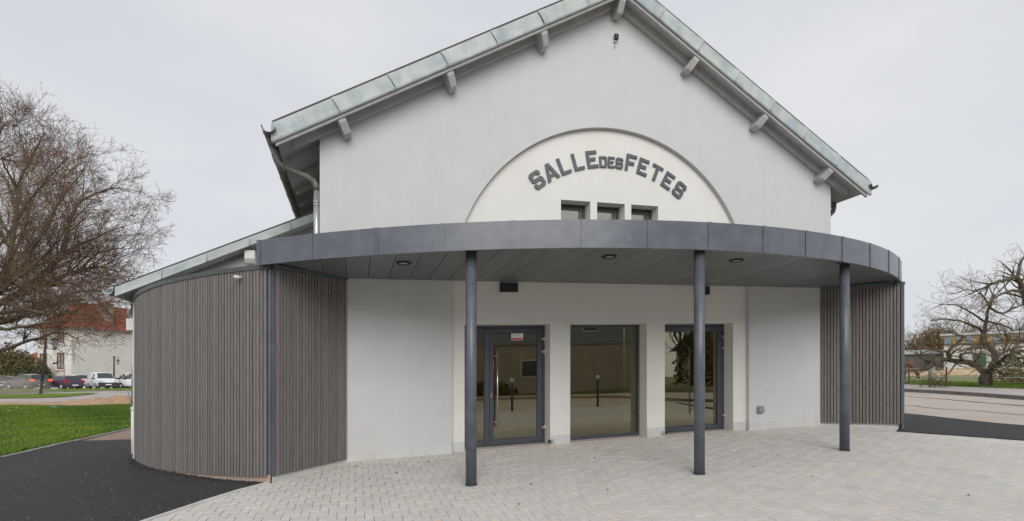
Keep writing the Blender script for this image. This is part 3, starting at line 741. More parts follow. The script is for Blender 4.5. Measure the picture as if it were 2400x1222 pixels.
m = MB(); m.add([q for p, n_ in P[24:] for q in ((p[0]+n_.x*.02, p[1]+n_.y*.02, .05), (p[0]+n_.x*.02, p[1]+n_.y*.02, 3.10))], [(q*2, q*2+1, q*2+3, q*2+2) for q in range(len(P[24:])-1)]); m.build('rear_cladding', M_slat, r)
nb = 9
for q in range(nb):
    xs = [A0 + (182-A0)*(q + s_/5)/nb for s_ in range(6)]
    xs[-1] += .04
    cap_strip([arc(x) for x in xs], [arcn(x) for x in xs], [3.10 + .003*(q % 2) + .01*(A0-x)/40 for x in xs])
cap_strip([P0, P1], [nn, nn], [3.103, 3.155])
n0 = arcn(A0); t0 = Vector((-n0.y, n0.x))
m = MB(); c0 = Vector((P0[0], P0[1]))
for (tt, nr) in ((-t0, n0), (d, nn)):
    c_ = c0 + tt*.02 + nr*.017
    m.obox((c_.x, c_.y, 1.575), (tt.x*.024, tt.y*.024, 0), (nr.x*.012, nr.y*.012, 0), (0, 0, 1.53))
m.build('corner_trim', M_anth, r)
tag(r, lab, 'wall')
r, cl, cap, slat, cap_strip, d, nn, L, lz, zb = wing('slatted_wing', 'straight wing clad in dark vertical slats at the right end of the canopy', (Q0, Q1), None, 24, 3.085, 3.14)
cap_strip([Q0, Q1], [nn, nn], [3.085, 3.14])
q2 = (12.0, 3.0); e = Vector((q2[0]-Q0[0], q2[1]-Q0[1])); le = e.length; e.normalize(); ne = Vector((e.y, -e.x))
MB().prism([(Q0[0], Q0[1], -.35), (q2[0], q2[1], -.35), (q2[0], q2[1], 3.08), (Q0[0], Q0[1], 3.08)], (-ne.x*.06, -ne.y*.06, 0)).build('backing', M_black, r)
for i in range(50):
    q = .06 + (le-.06)*(i+.5)/50
    slat((Q0[0]+e.x*q, Q0[1]+e.y*q), e, ne, .053, .05, 3.08)
cap_strip([Q0, q2], [ne, ne], [3.085, 3.085])
m = MB()
for (tt, nr) in ((d, nn), (e, ne)):
    c_ = Vector(Q0) + tt*.02 + nr*.017
    m.obox((c_.x, c_.y, 1.565), (tt.x*.024, tt.y*.024, 0), (nr.x*.012, nr.y*.012, 0), (0, 0, 1.52))
m.build('corner_trim', M_anth, r)
# overflow spout on the curved wing
MB().tube([(-1.60, -1.02, 3.005), (-1.69, -1.17, 2.995)], .022, 10).build('overflow_spout', M_white, label='small white overflow spout on the curved slatted wing below its cap', cat='spout')

# ---- lettering
def letter_poly(ch):
    t = .185
    if ch == 'E': return .70, [[(0,0),(.70,0),(.70,t),(t,t),(t,.41),(.56,.41),(.56,.41+.19),(t,.60),(t,1-t),(.68,1-t),(.68,1),(0,1)]]
    if ch == 'F': return .70, [[(0,0),(t,0),(t,.38),(.56,.38),(.56,.57),(t,.57),(t,1-t),(.70,1-t),(.70,1),(0,1)]]
    if ch == 'L': return .66, [[(0,0),(.66,0),(.66,t),(t,t),(t,1),(0,1)]]
    if ch == 'T': return .76, [[(.28,0),(.48,0),(.48,1-t),(.76,1-t),(.76,1),(0,1),(0,1-t),(.28,1-t)]]
    if ch == 'A': return .84, [[(0,0),(.21,0),(.265,.2),(.575,.2),(.63,0),(.84,0),(.53,1),(.31,1)], [(.315,.37),(.42,.76),(.525,.37)]]
    if ch == 'D': return .74, [[(0,0),(.62,0),(.74,.12),(.74,.88),(.62,1),(0,1)], [(t+.02,t),(t+.02,1-t),(.53,1-t),(.53,t)]]
    w = .74; c_ = .12
    return w, [[(0,.33),(0,c_),(c_,0),(w-c_,0),(w,c_),(w,.48),(w-c_,.60),(.235,.60),(.2,.64),(.2,.765),(.235,.80),(w-.235,.80),(w-.2,.765),(w-.2,.69),(w,.69),(w,1-c_),(w-c_,1),(c_,1),(0,1-c_),(0,.52),(c_,.40),(w-.235,.40),(w-.2,.36),(w-.2,.235),(w-.235,.2),(.235,.2),(.2,.235),(.2,.33)]]
sign = root('facade_lettering', W((5.04, -.03, 5.0)), 'raised dark grey letters SALLE DES FETES curved across the cream arch', 'sign')
RB = 2.555
for ch, deg, h in (('S', -36.6, .345), ('A', -29.7, .345), ('L', -22.9, .345), ('L', -16.2, .345), ('E', -9.5, .345), ('D', -4.35, .225), ('E', -.35, .225), ('S', 3.55, .225),
                   ('F', 9.2, .345), ('E', 15.3, .345), ('T', 22.1, .345), ('E', 28.9, .345), ('S', 35.7, .345)):
    w, loops = letter_poly(ch)
    cu = bpy.data.curves.new('letter', 'CURVE'); cu.dimensions = '2D'; cu.fill_mode = 'BOTH'; cu.extrude = .5
    for lp in loops:
        s_ = cu.splines.new('POLY'); s_.points.add(len(lp)-1); s_.use_cyclic_u = True
        for p, (x, y) in zip(s_.points, lp): p.co = (x, y, 0, 1)
    to = bpy.data.objects.new('tmp', cu); C.objects.link(to)
    me0 = bpy.data.meshes.new_from_object(to.evaluated_get(bpy.context.evaluated_depsgraph_get()))
    a = math.radians(deg); R0 = RB
    m = MB(); V = []
    for vtx in me0.vertices:
        x, y, z = vtx.co; lx = (x - w/2)*h; ly = R0 + y*h
        V.append((AU + lx*math.cos(a) + ly*math.sin(a), -.020 + (-.012 if z > 0 else .014), AZ - lx*math.sin(a) + ly*math.cos(a)))
    m.add(V, [list(p.vertices) for p in me0.polygons]); m.build('letter', M_letter, sign)
    bpy.data.objects.remove(to)

# ---- small fittings on the facade
f_ = root('gable_floodlight', W((5.06, -.1, 8.1)), 'small dark floodlight with a dangling cable end high under the gable peak', 'lamp')
MB().box((5.02, -.135, 8.10), (5.10, -.101, 8.18)).build('base', M_white, f_)
MB().box((5.015, -.19, 8.13), (5.105, -.136, 8.24)).build('head', M_black, f_, bevel=.01)
MB().tube([(5.06, -.12, 8.10), (5.05, -.12, 8.03), (5.045, -.12, 7.98)], .007, 5).build('cable_end', M_greybox, f_)
s = root('wall_socket', W((8.65, -.1, .43)), 'grey flapped outdoor socket low on the right grey wall', 'socket')
MB().box((8.57, -.135, .36), (8.73, -.105, .53)).build('back_box', M_greybox, s, bevel=.012)
MB().prism([(8.58, -.136, .37), (8.58, -.19, .39), (8.58, -.18, .49), (8.58, -.136, .52)][::-1], (.14, 0, 0)).build('flap', M_greybox, s, bevel=.008)
for i, (u, lb) in enumerate(((2.83, 'black emergency light box under the soffit above the left glazed door'), (7.2, 'black emergency light box half hidden behind the middle column'))):
    e_ = root('emergency_light', W((u, 0, 3.1)), lb, 'lamp', 'emergency lights above the doors')
    MB().box((u-.18, -.06, 3.01), (u+.18, -.003, 3.188)).build('housing', M_black, e_, bevel=.008)
    MB().box((u-.15, -.058, 3.004), (u+.15, -.012, 3.0095)).build('diffuser', M_greybox, e_)
for u, lb in ((3.72, 'steel door stop on the pier right of the left glazed door'), (6.24, 'steel door stop on the pier left of the right glazed door')):
    s = root('door_stop', W((u, -.03, .05)), lb, 'door stop', 'door stops on the piers')
    sg = -1 if u < 5 else 1
    MB().box((u-.03, -.05, .045), (u+.03, -.0045, .115)).build('bracket', M_galv, s, bevel=.006)
    MB().tube([(u+sg*.03, -.03, .078), (u+sg*.085, -.03, .078)], .024, 12).build('rubber_buffer', M_black, s)
# ------------------------------------------------------------------ trees
def pxw(px, py, y): return Vector(((px-1200)/1217*y, y, HC + (887.67-py)/1217*y))
def rv(s): return Vector((random.gauss(0, s), random.gauss(0, s), random.gauss(0, s)))
class Tree:
    def __init__(self): self.big = MB(True); self.tw = MB(True)
    def limb(self, pts, r0, r1, n=7):
        pts = [Vector(p) for p in pts]; P = []
        for i in range(len(pts)-1):                 # Catmull-Rom through the given points
            a, b, c, d = pts[max(0, i-1)], pts[i], pts[i+1], pts[min(len(pts)-1, i+2)]
            for t in (0, .33, .66):
                P.append(.5*((2*b) + (c-a)*t + (2*a-5*b+4*c-d)*t*t + (3*b-a-3*c+d)*t**3) + (rv(.02) if t else Vector()))
        P.append(pts[-1]); m = len(P)
        R = [r0 + (r1-r0)*(i/(m-1))**.8 for i in range(m)]
        self.big.tube(P, R, n); return P, R
    def shoot(self, p, d, L, r, lvl, sp):
        seg = sp['seg'][lvl]; k = max(2, int(L/seg)); P = [p]; q = p.copy(); d = d.normalized(); step = L/k
        dirs = []
        for i in range(k):
            d = (d + rv(sp['wob'][lvl]) + Vector((0, 0, sp['grav'][lvl]*(i/k if sp.get('late') else 1)))).normalized()
            q = q + d*step; P.append(q.copy()); dirs.append(d.copy())
        R = [max(sp['rmin'], r*(1-.75*i/k)) for i in range(k+1)]
        (self.big if r > sp['split'] else self.tw).tube(P, R, 5 if r > .02 else 3, caps=False)
        if lvl+1 < len(sp['num']):
            n = sp['num'][lvl+1]; n = n if isinstance(n, int) else n
            n = max(1, int(round(L*n*random.uniform(.8, 1.2))))
            for _ in range(n):
                t = random.uniform(.12, 1.0); i = min(k-1, int(t*k)); b = P[i].lerp(P[i+1], t*k-i)
                ax = rv(1).normalized(); s = dirs[i].cross(ax)
                if s.length < .1: continue
                s.normalize(); an = math.radians(random.uniform(*sp['ang']))
                nd = dirs[i]*math.cos(an) + s*math.sin(an) + Vector((0, 0, sp['up']))
                ll = sp['len'][lvl+1]*random.uniform(.55, 1.2)*(1.15-.5*t)
                self.shoot(b, nd, ll, max(sp['rmin'], R[i]*sp.get('rk', .55)), lvl+1, sp)
    def dress(self, P, R, sp, dens, L, t0=.15, out=None):
        tot = sum((P[i+1]-P[i]).length for i in range(len(P)-1)); n = int(tot*dens)
        for _ in range(n):
            t = random.uniform(t0, 1); f = t*(len(P)-1); i = min(len(P)-2, int(f)); b = P[i].lerp(P[i+1], f-i); ld = (P[i+1]-P[i]).normalized()
            ax = rv(1).normalized(); s = ld.cross(ax).normalized(); an = math.radians(random.uniform(25, 75))
            nd = ld*math.cos(an) + s*math.sin(an) + Vector((0, 0, sp['up']*1.2))
            if out is not None: nd = nd + out*.35
            self.shoot(b, nd, L*random.uniform(.6, 1.15), max(.012, R[i]*.42), 0, sp)
    def build(self, name, label, group, base, mb1, mb2):
        r = root(name, base, label, 'tree', group)
        self.big.build('trunk', mb1, r)
        o = self.tw.build('crown', mb2, r); return r

random.seed(21)
T = Tree(); Y = 21.0
base = Vector((-24.6, Y, gzw(-24.6, Y)-.1))
fork = pxw(-190, 810, Y)
T.limb([base, base + Vector((.1, 0, .7)), fork], .50, .36, 12)
sp = dict(seg=[.30, .22, .16, .14], wob=[.11, .13, .15, .2], grav=[.012, .008, .0, 0], num=[0, 3.3, 5.4, 4.6], len=[2.2, 1.25, .62, .26], ang=(22, 58), up=.10, rmin=.0042, split=.016, rk=.5)
limbs = [
 ([(-190,810,0),(-90,800,-.6),(0,822,-1.2),(74,797,-1.6),(152,781,-1.9),(205,795,-2.0)], .12, .018),
 ([(-190,810,0),(-60,740,-.5),(45,690,-.9),(120,664,-1.2),(190,640,-1.4),(250,625,-1.6),(310,635,-1.6)], .20, .02),
 ([(45,690,-.9),(110,640,-.7),(160,595,-.5),(178,520,-.2),(215,470,.2),(270,448,.5),(318,440,.7)], .14, .016),
 ([(-60,740,-.5),(10,640,.4),(35,520,.8),(45,430,1.2),(80,360,1.4),(115,310,1.5)], .15, .016),
 ([(-190,810,0),(-120,680,.8),(-70,520,1.0),(-40,420,1.0),(-10,340,.8),(10,290,.6)], .18, .016),
 ([(120,664,-1.2),(190,665,-2.0),(255,705,-2.6),(300,745,-2.8),(312,775,-2.9)], .07, .012),
 ([(10,640,.4),(95,560,1.4),(140,490,2.0),(190,430,2.2),(225,395,2.2)], .10, .014),
 ([(160,595,-.5),(230,565,-.2),(280,545,.2),(325,530,.4)], .07, .012),
 ([(200,640,-1.4),(250,598,-1.0),(295,585,-.6),(330,585,-.3)], .055, .012),
 ([(-60,740,-.5),(-20,700,-2.0),(60,640,-3.0),(140,570,-3.4),(180,525,-3.4)], .11, .014),
 ([(-20,700,-2.0),(40,720,-3.0),(120,735,-3.6),(200,735,-3.9),(280,745,-4.0)], .09, .012),
 ([(-120,680,.8),(-30,600,2.5),(50,520,3.6),(90,450,4.0)], .12, .014),
 ([(-190,810,0),(-100,780,2.5),(0,760,4.2),(90,740,5.0),(170,720,5.4)], .12, .014),
 ([(35,520,.8),(90,450,.0),(140,400,-.6),(170,370,-.8)], .07, .012),
 ([(40,440,1.2),(10,390,.4),(0,350,.2)], .06, .012),
 ([(-60,740,-.5),(30,650,-2.0),(80,580,-2.6),(130,520,-2.8),(170,440,-2.8)], .09, .014),
 ([(-60,740,-.5),(20,700,1.5),(110,640,2.4),(210,600,3.0),(290,560,3.2)], .09, .014),
 ([(-190,810,0),(-60,770,-1.5),(40,745,-2.2),(130,715,-2.6),(225,702,-2.8)], .13, .016),
 ([(-60,740,-.5),(40,730,1.0),(130,702,1.4),(240,682,1.6),(310,690,1.7)], .11, .016),
 ([(-60,770,-1.5),(20,772,-2.8),(90,760,-3.4),(160,752,-3.8),(235,757,-4.0)], .08, .014),
 ([(-120,680,.8),(-20,660,-.8),(60,640,-1.6),(140,600,-2.0),(200,590,-2.2)], .10, .014),
 ([(10,640,.4),(40,580,-1.2),(70,500,-1.8),(60,430,-2.0)], .08, .014),
]
for pts, r0, r1 in limbs:
    P, R = T.limb([pxw(a if a < 60 else 60+(a-60)*.86, b, Y + dy) for a, b, dy in pts], r0, r1)
    T.dress(P, R, sp, (3.2 if r0 > .08 else 2.8), (.85 if pts[-1][1] > 730 else 1.75), .22, Vector((.3, 0, .25)) if pts[-1][1] < 730 else Vector((.4, 0, .5)))
T.build('bare_tree', 'large leafless tree with reddish twigs and mossy limbs left of the hall', None, base, M_bark, M_twig)

# right: two old crooked fruit trees beside the road
spr = dict(seg=[.16, .12, .10, .1], wob=[.14, .15, .16, .2], grav=[-.13, -.15, -.12, 0], num=[0, 3.4, 4.2], len=[1.35, .75, .34], ang=(25, 75), up=.12, rmin=.0042, split=.02, rk=.45, late=True)
T = Tree(); Y = 23.4
base = Vector(((2310-1200)/1217*Y, Y, gzw((2310-1200)/1217*Y, Y)-.05))
T.limb([base, pxw(2309, 895, Y), pxw(2311, 878, Y)], .25, .21, 12)
L = [
 ([(2311,880,0),(2296,862,0),(2272,850,-.2),(2240,846,-.5),(2205,842,-.8),(2180,848,-1.0),(2158,838,-1.1),(2160,826,-1.2)], .14, .03),
 ([(2205,842,-.8),(2180,862,-1.1),(2150,868,-1.3),(2122,873,-1.4)], .07, .02),
 ([(2225,845,-.6),(2223,828,-.6),(2232,812,-.6),(2252,796,-.7),(2262,790,-.7)], .08, .025),
 ([(2262,790,-.7),(2240,784,-.9),(2215,775,-1.0),(2180,780,-1.1)], .035, .012),
 ([(2223,828,-.6),(2195,822,-.9),(2170,818,-1.2),(2140,805,-1.3)], .05, .015),
 ([(2311,880,0),(2326,858,.1),(2333,838,.2),(2322,818,.3),(2302,803,.3),(2306,780,.3),(2312,755,.3),(2318,720,.2),(2330,690,.1)], .15, .03),
 ([(2322,818,.3),(2290,815,.0),(2272,820,-.4),(2245,826,-.7)], .05, .012),
 ([(2306,780,.3),(2285,765,0),(2250,752,-.4),(2215,748,-.6),(2180,752,-.8)], .05, .014),
 ([(2312,755,.3),(2280,735,0),(2240,715,-.3),(2200,715,-.5)], .045, .012),
 ([(2318,720,.2),(2350,735,.6),(2385,720,1.0),(2420,700,1.2)], .05, .014),
 ([(2311,880,0),(2340,850,-.6),(2365,832,-1.1),(2400,822,-1.4),(2440,820,-1.6)], .09, .02),
 ([(2333,838,.2),(2360,822,.8),(2400,812,1.3),(2450,800,1.6)], .07, .02),
 ([(2318,720,.2),(2300,690,-.3),(2270,680,-.6),(2230,690,-.8)], .035, .012),
 ([(2260,847,-.3),(2250,835,-1.2),(2262,828,-1.8),(2300,830,-2.2)], .05, .015),
 ([(2312,755,.3),(2345,760,.2),(2375,775,0),(2410,770,-.3)], .045, .012),
]
for pts, r0, r1 in L:
    P, R = T.limb([pxw(a, b, Y + dy) for a, b, dy in pts], r0*1.25, r1*1.3)
    T.dress(P, R, spr, 3.5, 1.1, .2)
T.build('fruit_tree', 'old crooked fruit tree with mossy forked trunk on the verge across the road', 'old fruit trees across the road', base, M_barkr, M_twigr)
T = Tree(); Y = 22.0
base = Vector(((2480-1200)/1217*Y, Y, gzw((2480-1200)/1217*Y, Y)-.05))
T.limb([base, pxw(2478, 890, Y), pxw(2470, 850, Y)], .26, .2, 12)
for pts, r0, r1 in [
 ([(2470,850,0),(2450,800,0),(2425,760,0),(2410,720,-.1),(2396,680,-.2),(2384,652,-.3),(2362,655,-.5),(2330,665,-.7),(2300,678,-.8),(2270,690,-.9)], .16, .02),
 ([(2470,850,0),(2450,815,-.5),(2420,800,-.8),(2390,797,-1.0),(2360,797,-1.1),(2335,788,-1.1)], .10, .02),
 ([(2384,652,-.3),(2395,610,0),(2420,590,.2)], .06, .015),
 ([(2410,720,-.1),(2440,650,.5),(2480,600,.8)], .10, .02),
 ([(2396,680,-.2),(2360,685,-1.0),(2330,700,-1.3),(2290,735,-1.5)], .06, .012),
 ([(2360,797,-1.1),(2356,780,-1.2),(2350,776,-1.2)], .05, .02)]:
    P, R = T.limb([pxw(a, b, Y + dy) for a, b, dy in pts], r0*1.25, r1*1.3)
    T.dress(P, R, spr, 3.9, 1.25, .25)
T.build('fruit_tree', 'fruit tree at the right picture edge reaching a long drooping bough inward', 'old fruit trees across the road', base, M_barkr, M_twigr)

# far bare trees and opposite trees
spf = dict(seg=[.8, .6, .5], wob=[.10, .14, .2], grav=[.03, .02, 0], num=[0, 1.15, 1.5], len=[3.6, 2.0, 1.0], ang=(22, 55), up=.12, rmin=.022, split=.06, rk=.5)
def far_tree(x, y, h, label, group, dens=2.0, mb1=None, mb2=None, name='bare_tree'):
    T = Tree(); b = Vector((x, y, gzw(x, y)-.2)); pts = [b + Vector((random.uniform(-.02, .02)*h, 0, h*t)) for t in (0, .25, .5, .75, .97)]
    P, R = T.limb(pts, h*.022, .04, 6)
    T.dress(P, R, spf, dens, h*.34, .22)
    return T.build(name, label, group, b, mb1 or M_barkr, mb2 or M_twigr)
def leafy(mb, c, rx, ry, rz, n, s, tl=0, th=1):
    for _ in range(n):
        v = rv(1).normalized() * random.uniform(.45, 1.0)**.6
        p = Vector((c[0]+v.x*rx, c[1]+v.y*ry, c[2]+abs(v.z)*rz if c[3] else c[2]+v.z*rz))
        a = rv(1).normalized(); b_ = a.cross(rv(1)).normalized(); k = s*random.uniform(.5, 1.4)
        mb.add([p-a*k-b_*k*.5, p+a*k-b_*k*.4, p+a*k*.7+b_*k*.6, p-a*k*.6+b_*k*.5], [(0, 1, 2, 3)], tint=random.uniform(tl, th))
def bush(name, label, x, y, rx, rz, n, s, m, group=None, tl=0, th=1, stems=True):
    z = gzw(x, y); r = root(name, (x, y, z), label, 'bush', group)
    mb = MB(True)
    for _ in range(5):
        leafy(mb, (x+random.uniform(-.5, .5)*rx, y+random.uniform(-.4, .4)*rx, z, True), rx*random.uniform(.45, .75), rx*.6, rz*random.uniform(.6, 1.0), n//5, s, tl, th)
    mb.build('foliage', m, r, tint=True)
    if stems:
        st = MB(True)
        for _ in range(14):
            p = Vector((x+random.uniform(-.5, .5)*rx, y+random.uniform(-.3, .3)*rx, z)); st.tube([p, p + Vector((random.uniform(-.25, .25)*rx, 0, rz*.5)), p + Vector((random.uniform(-.5, .5)*rx, 0, rz*random.uniform(.8, 1.15)))], [.014, .009, .004], 4, caps=False)
        st.build('stems', M_twigr, r)
    return r
random.seed(5)
M_wood2 = mat('winter_wood', (.20, .135, .07), .9, (.15, .12, .05), .2, 1, tint=[(0, (.55, .55, .55)), (1, (1.35, 1.25, 1.15))])
for i, (px, y, h) in enumerate(((2128, 120, 9.5), (2140, 118, 9), (2152, 121, 8.5))):
    far_tree((px-1200)/1217*y, y, h, ('slim bare tree on the skyline nearest the right slatted wing', 'middle slim bare tree on the skyline right of the hall', 'rightmost slim bare tree on the skyline right of the hall')[i], 'slim trees on the skyline', 1.6)
spw = dict(spf); spw['num'] = [0, 1.4, 2.0]
wood = [(2165, 105, 8.5), (2185, 100, 10), (2205, 96, 11.5), (2232, 108, 12), (2262, 112, 12.5), (2295, 116, 13), (2330, 112, 12.5), (2362, 118, 13), (2395, 110, 12.5), (2430, 115, 13)]
ords = ['first', 'second', 'third', 'fourth', 'fifth', 'sixth', 'seventh', 'eighth', 'ninth', 'tenth']
for (px, y, h), od in zip(wood, ords):
    far_tree((px-1200)/1217*y, y, h*.85, od + ' brown bare tree from the left in the wood behind the yellow farm building', 'trees of the far wood', 2.6)
bush('hedge_bush', 'brown thicket low beneath the slim skyline trees right of the hall', 72.0, 92, 5, 5.8, 7000, .2, M_bramble)
bush('hedge_bush', 'olive thicket left of the yellow farm building', 76.0, 92, 5, 9.5, 8000, .2, M_wood2)
bush('hedge_bush', 'wide brown wood edge rising behind the yellow farm building', 99, 107, 15, 11, 12000, .3, M_wood2)
bush('bramble_bush', 'brown bramble bush left of the fruit tree trunk', 19.9, 24.6, .9, .9, 500, .03, M_bramble)
bush('bramble_bush', 'pale brown scrub right of the fruit tree trunk', 23.6, 24.2, 1.2, 1.3, 600, .03, M_bramble)
bush('mistletoe_bush', 'dark green leafy scrub behind the fruit tree at the right edge', 26.2, 27.0, 1.4, 2.6, 700, .08, M_leaf)
# left background bushes
bush('garden_bush', 'olive garden bush below the peach house at the left', -62.5, 66, 2.6, 6.0, 9000, .13, M_leaf, None, .3, 1)
bush('garden_bush', 'dark green garden bush against the cream house corner', -59.6, 64.5, 1.9, 4.0, 6000, .11, M_leaf, None, 0, .5)
bush('garden_bush', 'brownish tall garden bush at the left picture edge', -68.5, 68, 4.0, 5.4, 7000, .13, M_bramble)
bush('clipped_shrub', 'round dark shrub behind the blue car', -57.0, 60.6, .9, 2.2, 2500, .07, M_leaf, None, 0, .35)

# ------------------------------------------------------------------ houses on the left
M_hw = mat('house_cream', (.66, .64, .575), .92, (.60, .585, .525), .6, 1, .1, 40)
M_hw2 = mat('house_peach', (.60, .43, .31), .92, (.55, .40, .30), .6, 1)
M_red = mat('red_roof_tile', (.31, .09, .055), .85, (.25, .07, .045), 1.2, 1, .3, 12, rnd=.12)
M_brownw = mat('brown_window_wood', (.20, .075, .028), .55)
M_curt = mat('window_glass', (.22, .28, .28), .1, spec=.8)
M_stone = mat('chimney_stone', (.36, .31, .25), .9, (.24, .2, .16), 3, 1)
M_brick = mat('chimney_brick', (.26, .11, .07), .9)
def house(name, label, C0, a, la, b, lb, z0, ze, zr, mw, mr, wins=(), tiles=True):
    C0 = Vector((*C0, 0)); a = Vector((*a, 0)).normalized(); b = Vector((*b, 0)).normalized()
    r = root(name, (C0.x, C0.y, z0), label, 'house')
    P = [C0, C0 + a*la, C0 + a*la + b*lb, C0 + b*lb]
    m = MB(True); m.add([(p.x, p.y, z) for z in (z0-1, ze) for p in P], [(0,1,5,4),(1,2,6,5),(2,3,7,6),(3,0,4,7)]); m.build('wall', mw, r)
    o = .35; Q = [C0 - a*o - b*o, C0 + a*(la+o) - b*o, C0 + a*(la+o) + b*(lb+o), C0 - a*o + b*(lb+o)]
    h1 = C0 + b*lb/2 + a*min(3.0, la*.3); h2 = C0 + b*lb/2 + a*(la-min(3.0, la*.3))
    v3 = lambda p, z: Vector((p.x, p.y, z))
    E = [v3(p, ze-.1) for p in Q]; r1, r2 = v3(h1, zr), v3(h2, zr)
    rf = root('roof', (0, 0, 0)); rf.parent = r; rf['wl'] = tuple(wl(r))
    m = MB(True); m.add(E + [e - Vector((0, 0, .18)) for e in E] + [r1, r2], [(0,1,9,8),(1,2,9),(2,3,8,9),(3,0,8),(0,4,5,1),(1,5,6,2),(2,6,7,3),(3,7,4,0),(4,7,6,5)]); m.build('roof_slope', mr, rf)
    if tiles:
        rows = 12                                       # tile courses as stepped laths on the visible slopes
        for (e0, e1, t0, t1) in ((E[0], E[1], r1, r2), (E[3], E[0], r1, r1)):
            for k in range(rows):
                f0 = k/rows; A, B_ = e0.lerp(t0, f0), e1.lerp(t1, f0); f1 = (k+1.02)/rows; A2, B2 = e0.lerp(t0, f1), e1.lerp(t1, f1)
                nrm = (B_-A).cross(t0-e0).normalized(); 
                if nrm.z < 0: nrm = -nrm
                m = MB(True); m.add([A+nrm*.09, B_+nrm*.09, B2+nrm*.02, A2+nrm*.02, A, B_], [(0,1,2,3),(4,5,1,0)]); m.build('tile_course', mr, rf)
        m = MB(True); m.tube([r1, r2], .12, 6); m.tube([E[0], r1], .1, 6); m.build('ridge_tile', mr, rf)
        g = MB(True); g.tube([E[0] - Vector((0, 0, .1)) - b*.06, E[1] - Vector((0, 0, .1)) - b*.06], .09, 6); g.build('eave_gutter', M_zincd, rf)
    for (face, s, zc, w, h) in wins:
        d, nn_ = (a, -b) if face == 'a' else (b, -a)
        p = C0 + d*s; wr = root('window', (0, 0, 0)); wr.parent = r; wr['wl'] = tuple(wl(r))
        MB(True).obox((p.x+nn_.x*.01, p.y+nn_.y*.01, zc), d*(w/2), nn_*.03, (0, 0, h/2)).build('pane', M_curt, wr)
        m = MB(True)
        for q in (-1, 1): m.obox((p.x+nn_.x*.05+d.x*q*w/2, p.y+nn_.y*.05+d.y*q*w/2, zc), d*.06, nn_*.04, (0, 0, h/2))
        m.obox((p.x+nn_.x*.05, p.y+nn_.y*.05, zc+h/2), d*(w/2), nn_*.04, (0, 0, .08)); m.obox((p.x+nn_.x*.05, p.y+nn_.y*.05, zc-h/2), d*(w/2), nn_*.04, (0, 0, .08)); m.obox((p.x+nn_.x*.05, p.y+nn_.y*.05, zc), d*.05, nn_*.04, (0, 0, h/2))
        m.build('window_frame', M_brownw, wr)
        MB(True).obox((p.x+nn_.x*.12, p.y+nn_.y*.12, zc-h/2-.16), d*(w/2+.2), nn_*.14, (0, 0, .07)).build('sill', mw, wr)
        MB(True).obox((p.x+nn_.x*.06, p.y+nn_.y*.06, zc+h/2+.2), d*(w/2+.16), nn_*.06, (0, 0, .07)).build('lintel', mw, wr)
        if zc > 4.5 and face == 'b':
            for q in (-.6, -.2, .2, .6): MB(True).obox((p.x+nn_.x*.1+d.x*q, p.y+nn_.y*.1+d.y*q, zc-h/2-.36), d*.07, nn_*.1, (0, 0, .13)).build('corbel', mw, wr)
    return r, rf, C0, a, b
hz = gzw(-56, 66)
hs, rf, C0, a, b = house('cream_house', 'two-storey cream house with red tiled hip roof behind the parked cars', (-56.0, 66.0), (.20, .98), 16, (-.98, .20), 5.4, hz, 8.15, 11.6, M_hw, M_red,
      [('b', 1.65, 3.66, .95, 1.9), ('b', 1.65, 6.93, .95, 1.7), ('b', 4.4, 6.7, .95, 1.7), ('b', 4.4, 3.6, .95, 1.9)])
c = C0 + a*5.6 + b*1.4
MB(True).obox((c.x, c.y, 10.4), a*.5, b*.85, (0, 0, 1.15)).build('chimney', M_stone, rf)
m = MB(True)
m.obox((c.x, c.y, 11.66), a*.58, b*.93, (0, 0, .12)); m.build('chimney_cap', M_brick, rf)
for q in (-.4, .4): MB(True).lathe((c.x+b.x*q, c.y+b.y*q, 11.75), [(.2, 0), (.16, .45)], 8).build('chimney_pot', M_brick, rf)
# alarm lamp bracket and cable post by the house
house('peach_house', 'peach rendered house beyond the garden bushes at the far left', (-79, 84), (.9, .35), 12, (-.4, .9), 9, gzw(-79, 84), 5.0, 7.0, M_hw2, M_red, [('a', 2.5, 3.6, 1.0, 1.4), ('a', 6, 3.6, 1.0, 1.4)], tiles=False)
# low garden wall in front of the cream house
wz = gzw(-55, 62)
gw = MB(True); gw.obox((-52.6, 61.5, wz+.55), (2.6, 1.0, 0), (-.05, .13, 0), (0, 0, .55)); gwo = gw.build('garden_wall', M_hw, label='low cream garden wall behind the parked cars at the foot of the cream house', cat='wall')

# ------------------------------------------------------------------ far farm building on the right
fb = root('farm_building', (64, 70, gzw(64, 70)), 'long farm building with yellow upper storey, white base and pale metal roof', 'building')
M_yel = mat('ochre_cladding', (.42, .30, .12), .85, (.36, .26, .12), .4, 1)
M_wht = mat('white_wall_far', (.66, .64, .61), .9, (.55, .53, .5), .5, 1)
M_sheetm = mat('pale_metal_roof', (.62, .66, .70), .45, (.52, .57, .62), .5, 1, metal=.2)
M_bluep = mat('blue_grey_panel', (.20, .27, .33), .5)
d = Vector((.76, -.65, 0)); n_ = Vector((-.65, -.76, 0)); p0 = pxw(2212, 850, 71); p0.z = 0
zb0 = gzw(p0.x, p0.y)
za = lambda py: HC + (887.67-py)/1217*71
def slabf(name, s0, s1, z0, z1, off, m, par, depth=8):
    c = p0 + d*((s0+s1)/2) - n_*depth/2 + n_*off
    return MB(True).obox((c.x, c.y, (z0+z1)/2), d*((s1-s0)/2), n_*depth/2, (0, 0, (z1-z0)/2)).build(name, m, par)
slabf('base_wall', 0, 26, zb0-.6, za(809), 0, M_wht, fb)
slabf('upper_wall', 0, 26, za(809), za(788), .12, M_yel, fb)
slabf('roof', -.4, 26.4, za(788)+.01, za(783.5), .35, M_sheetm, fb, 9)
slabf('roof_beam', 0, 26, za(810), za(808.6), .16, M_brownw, fb)
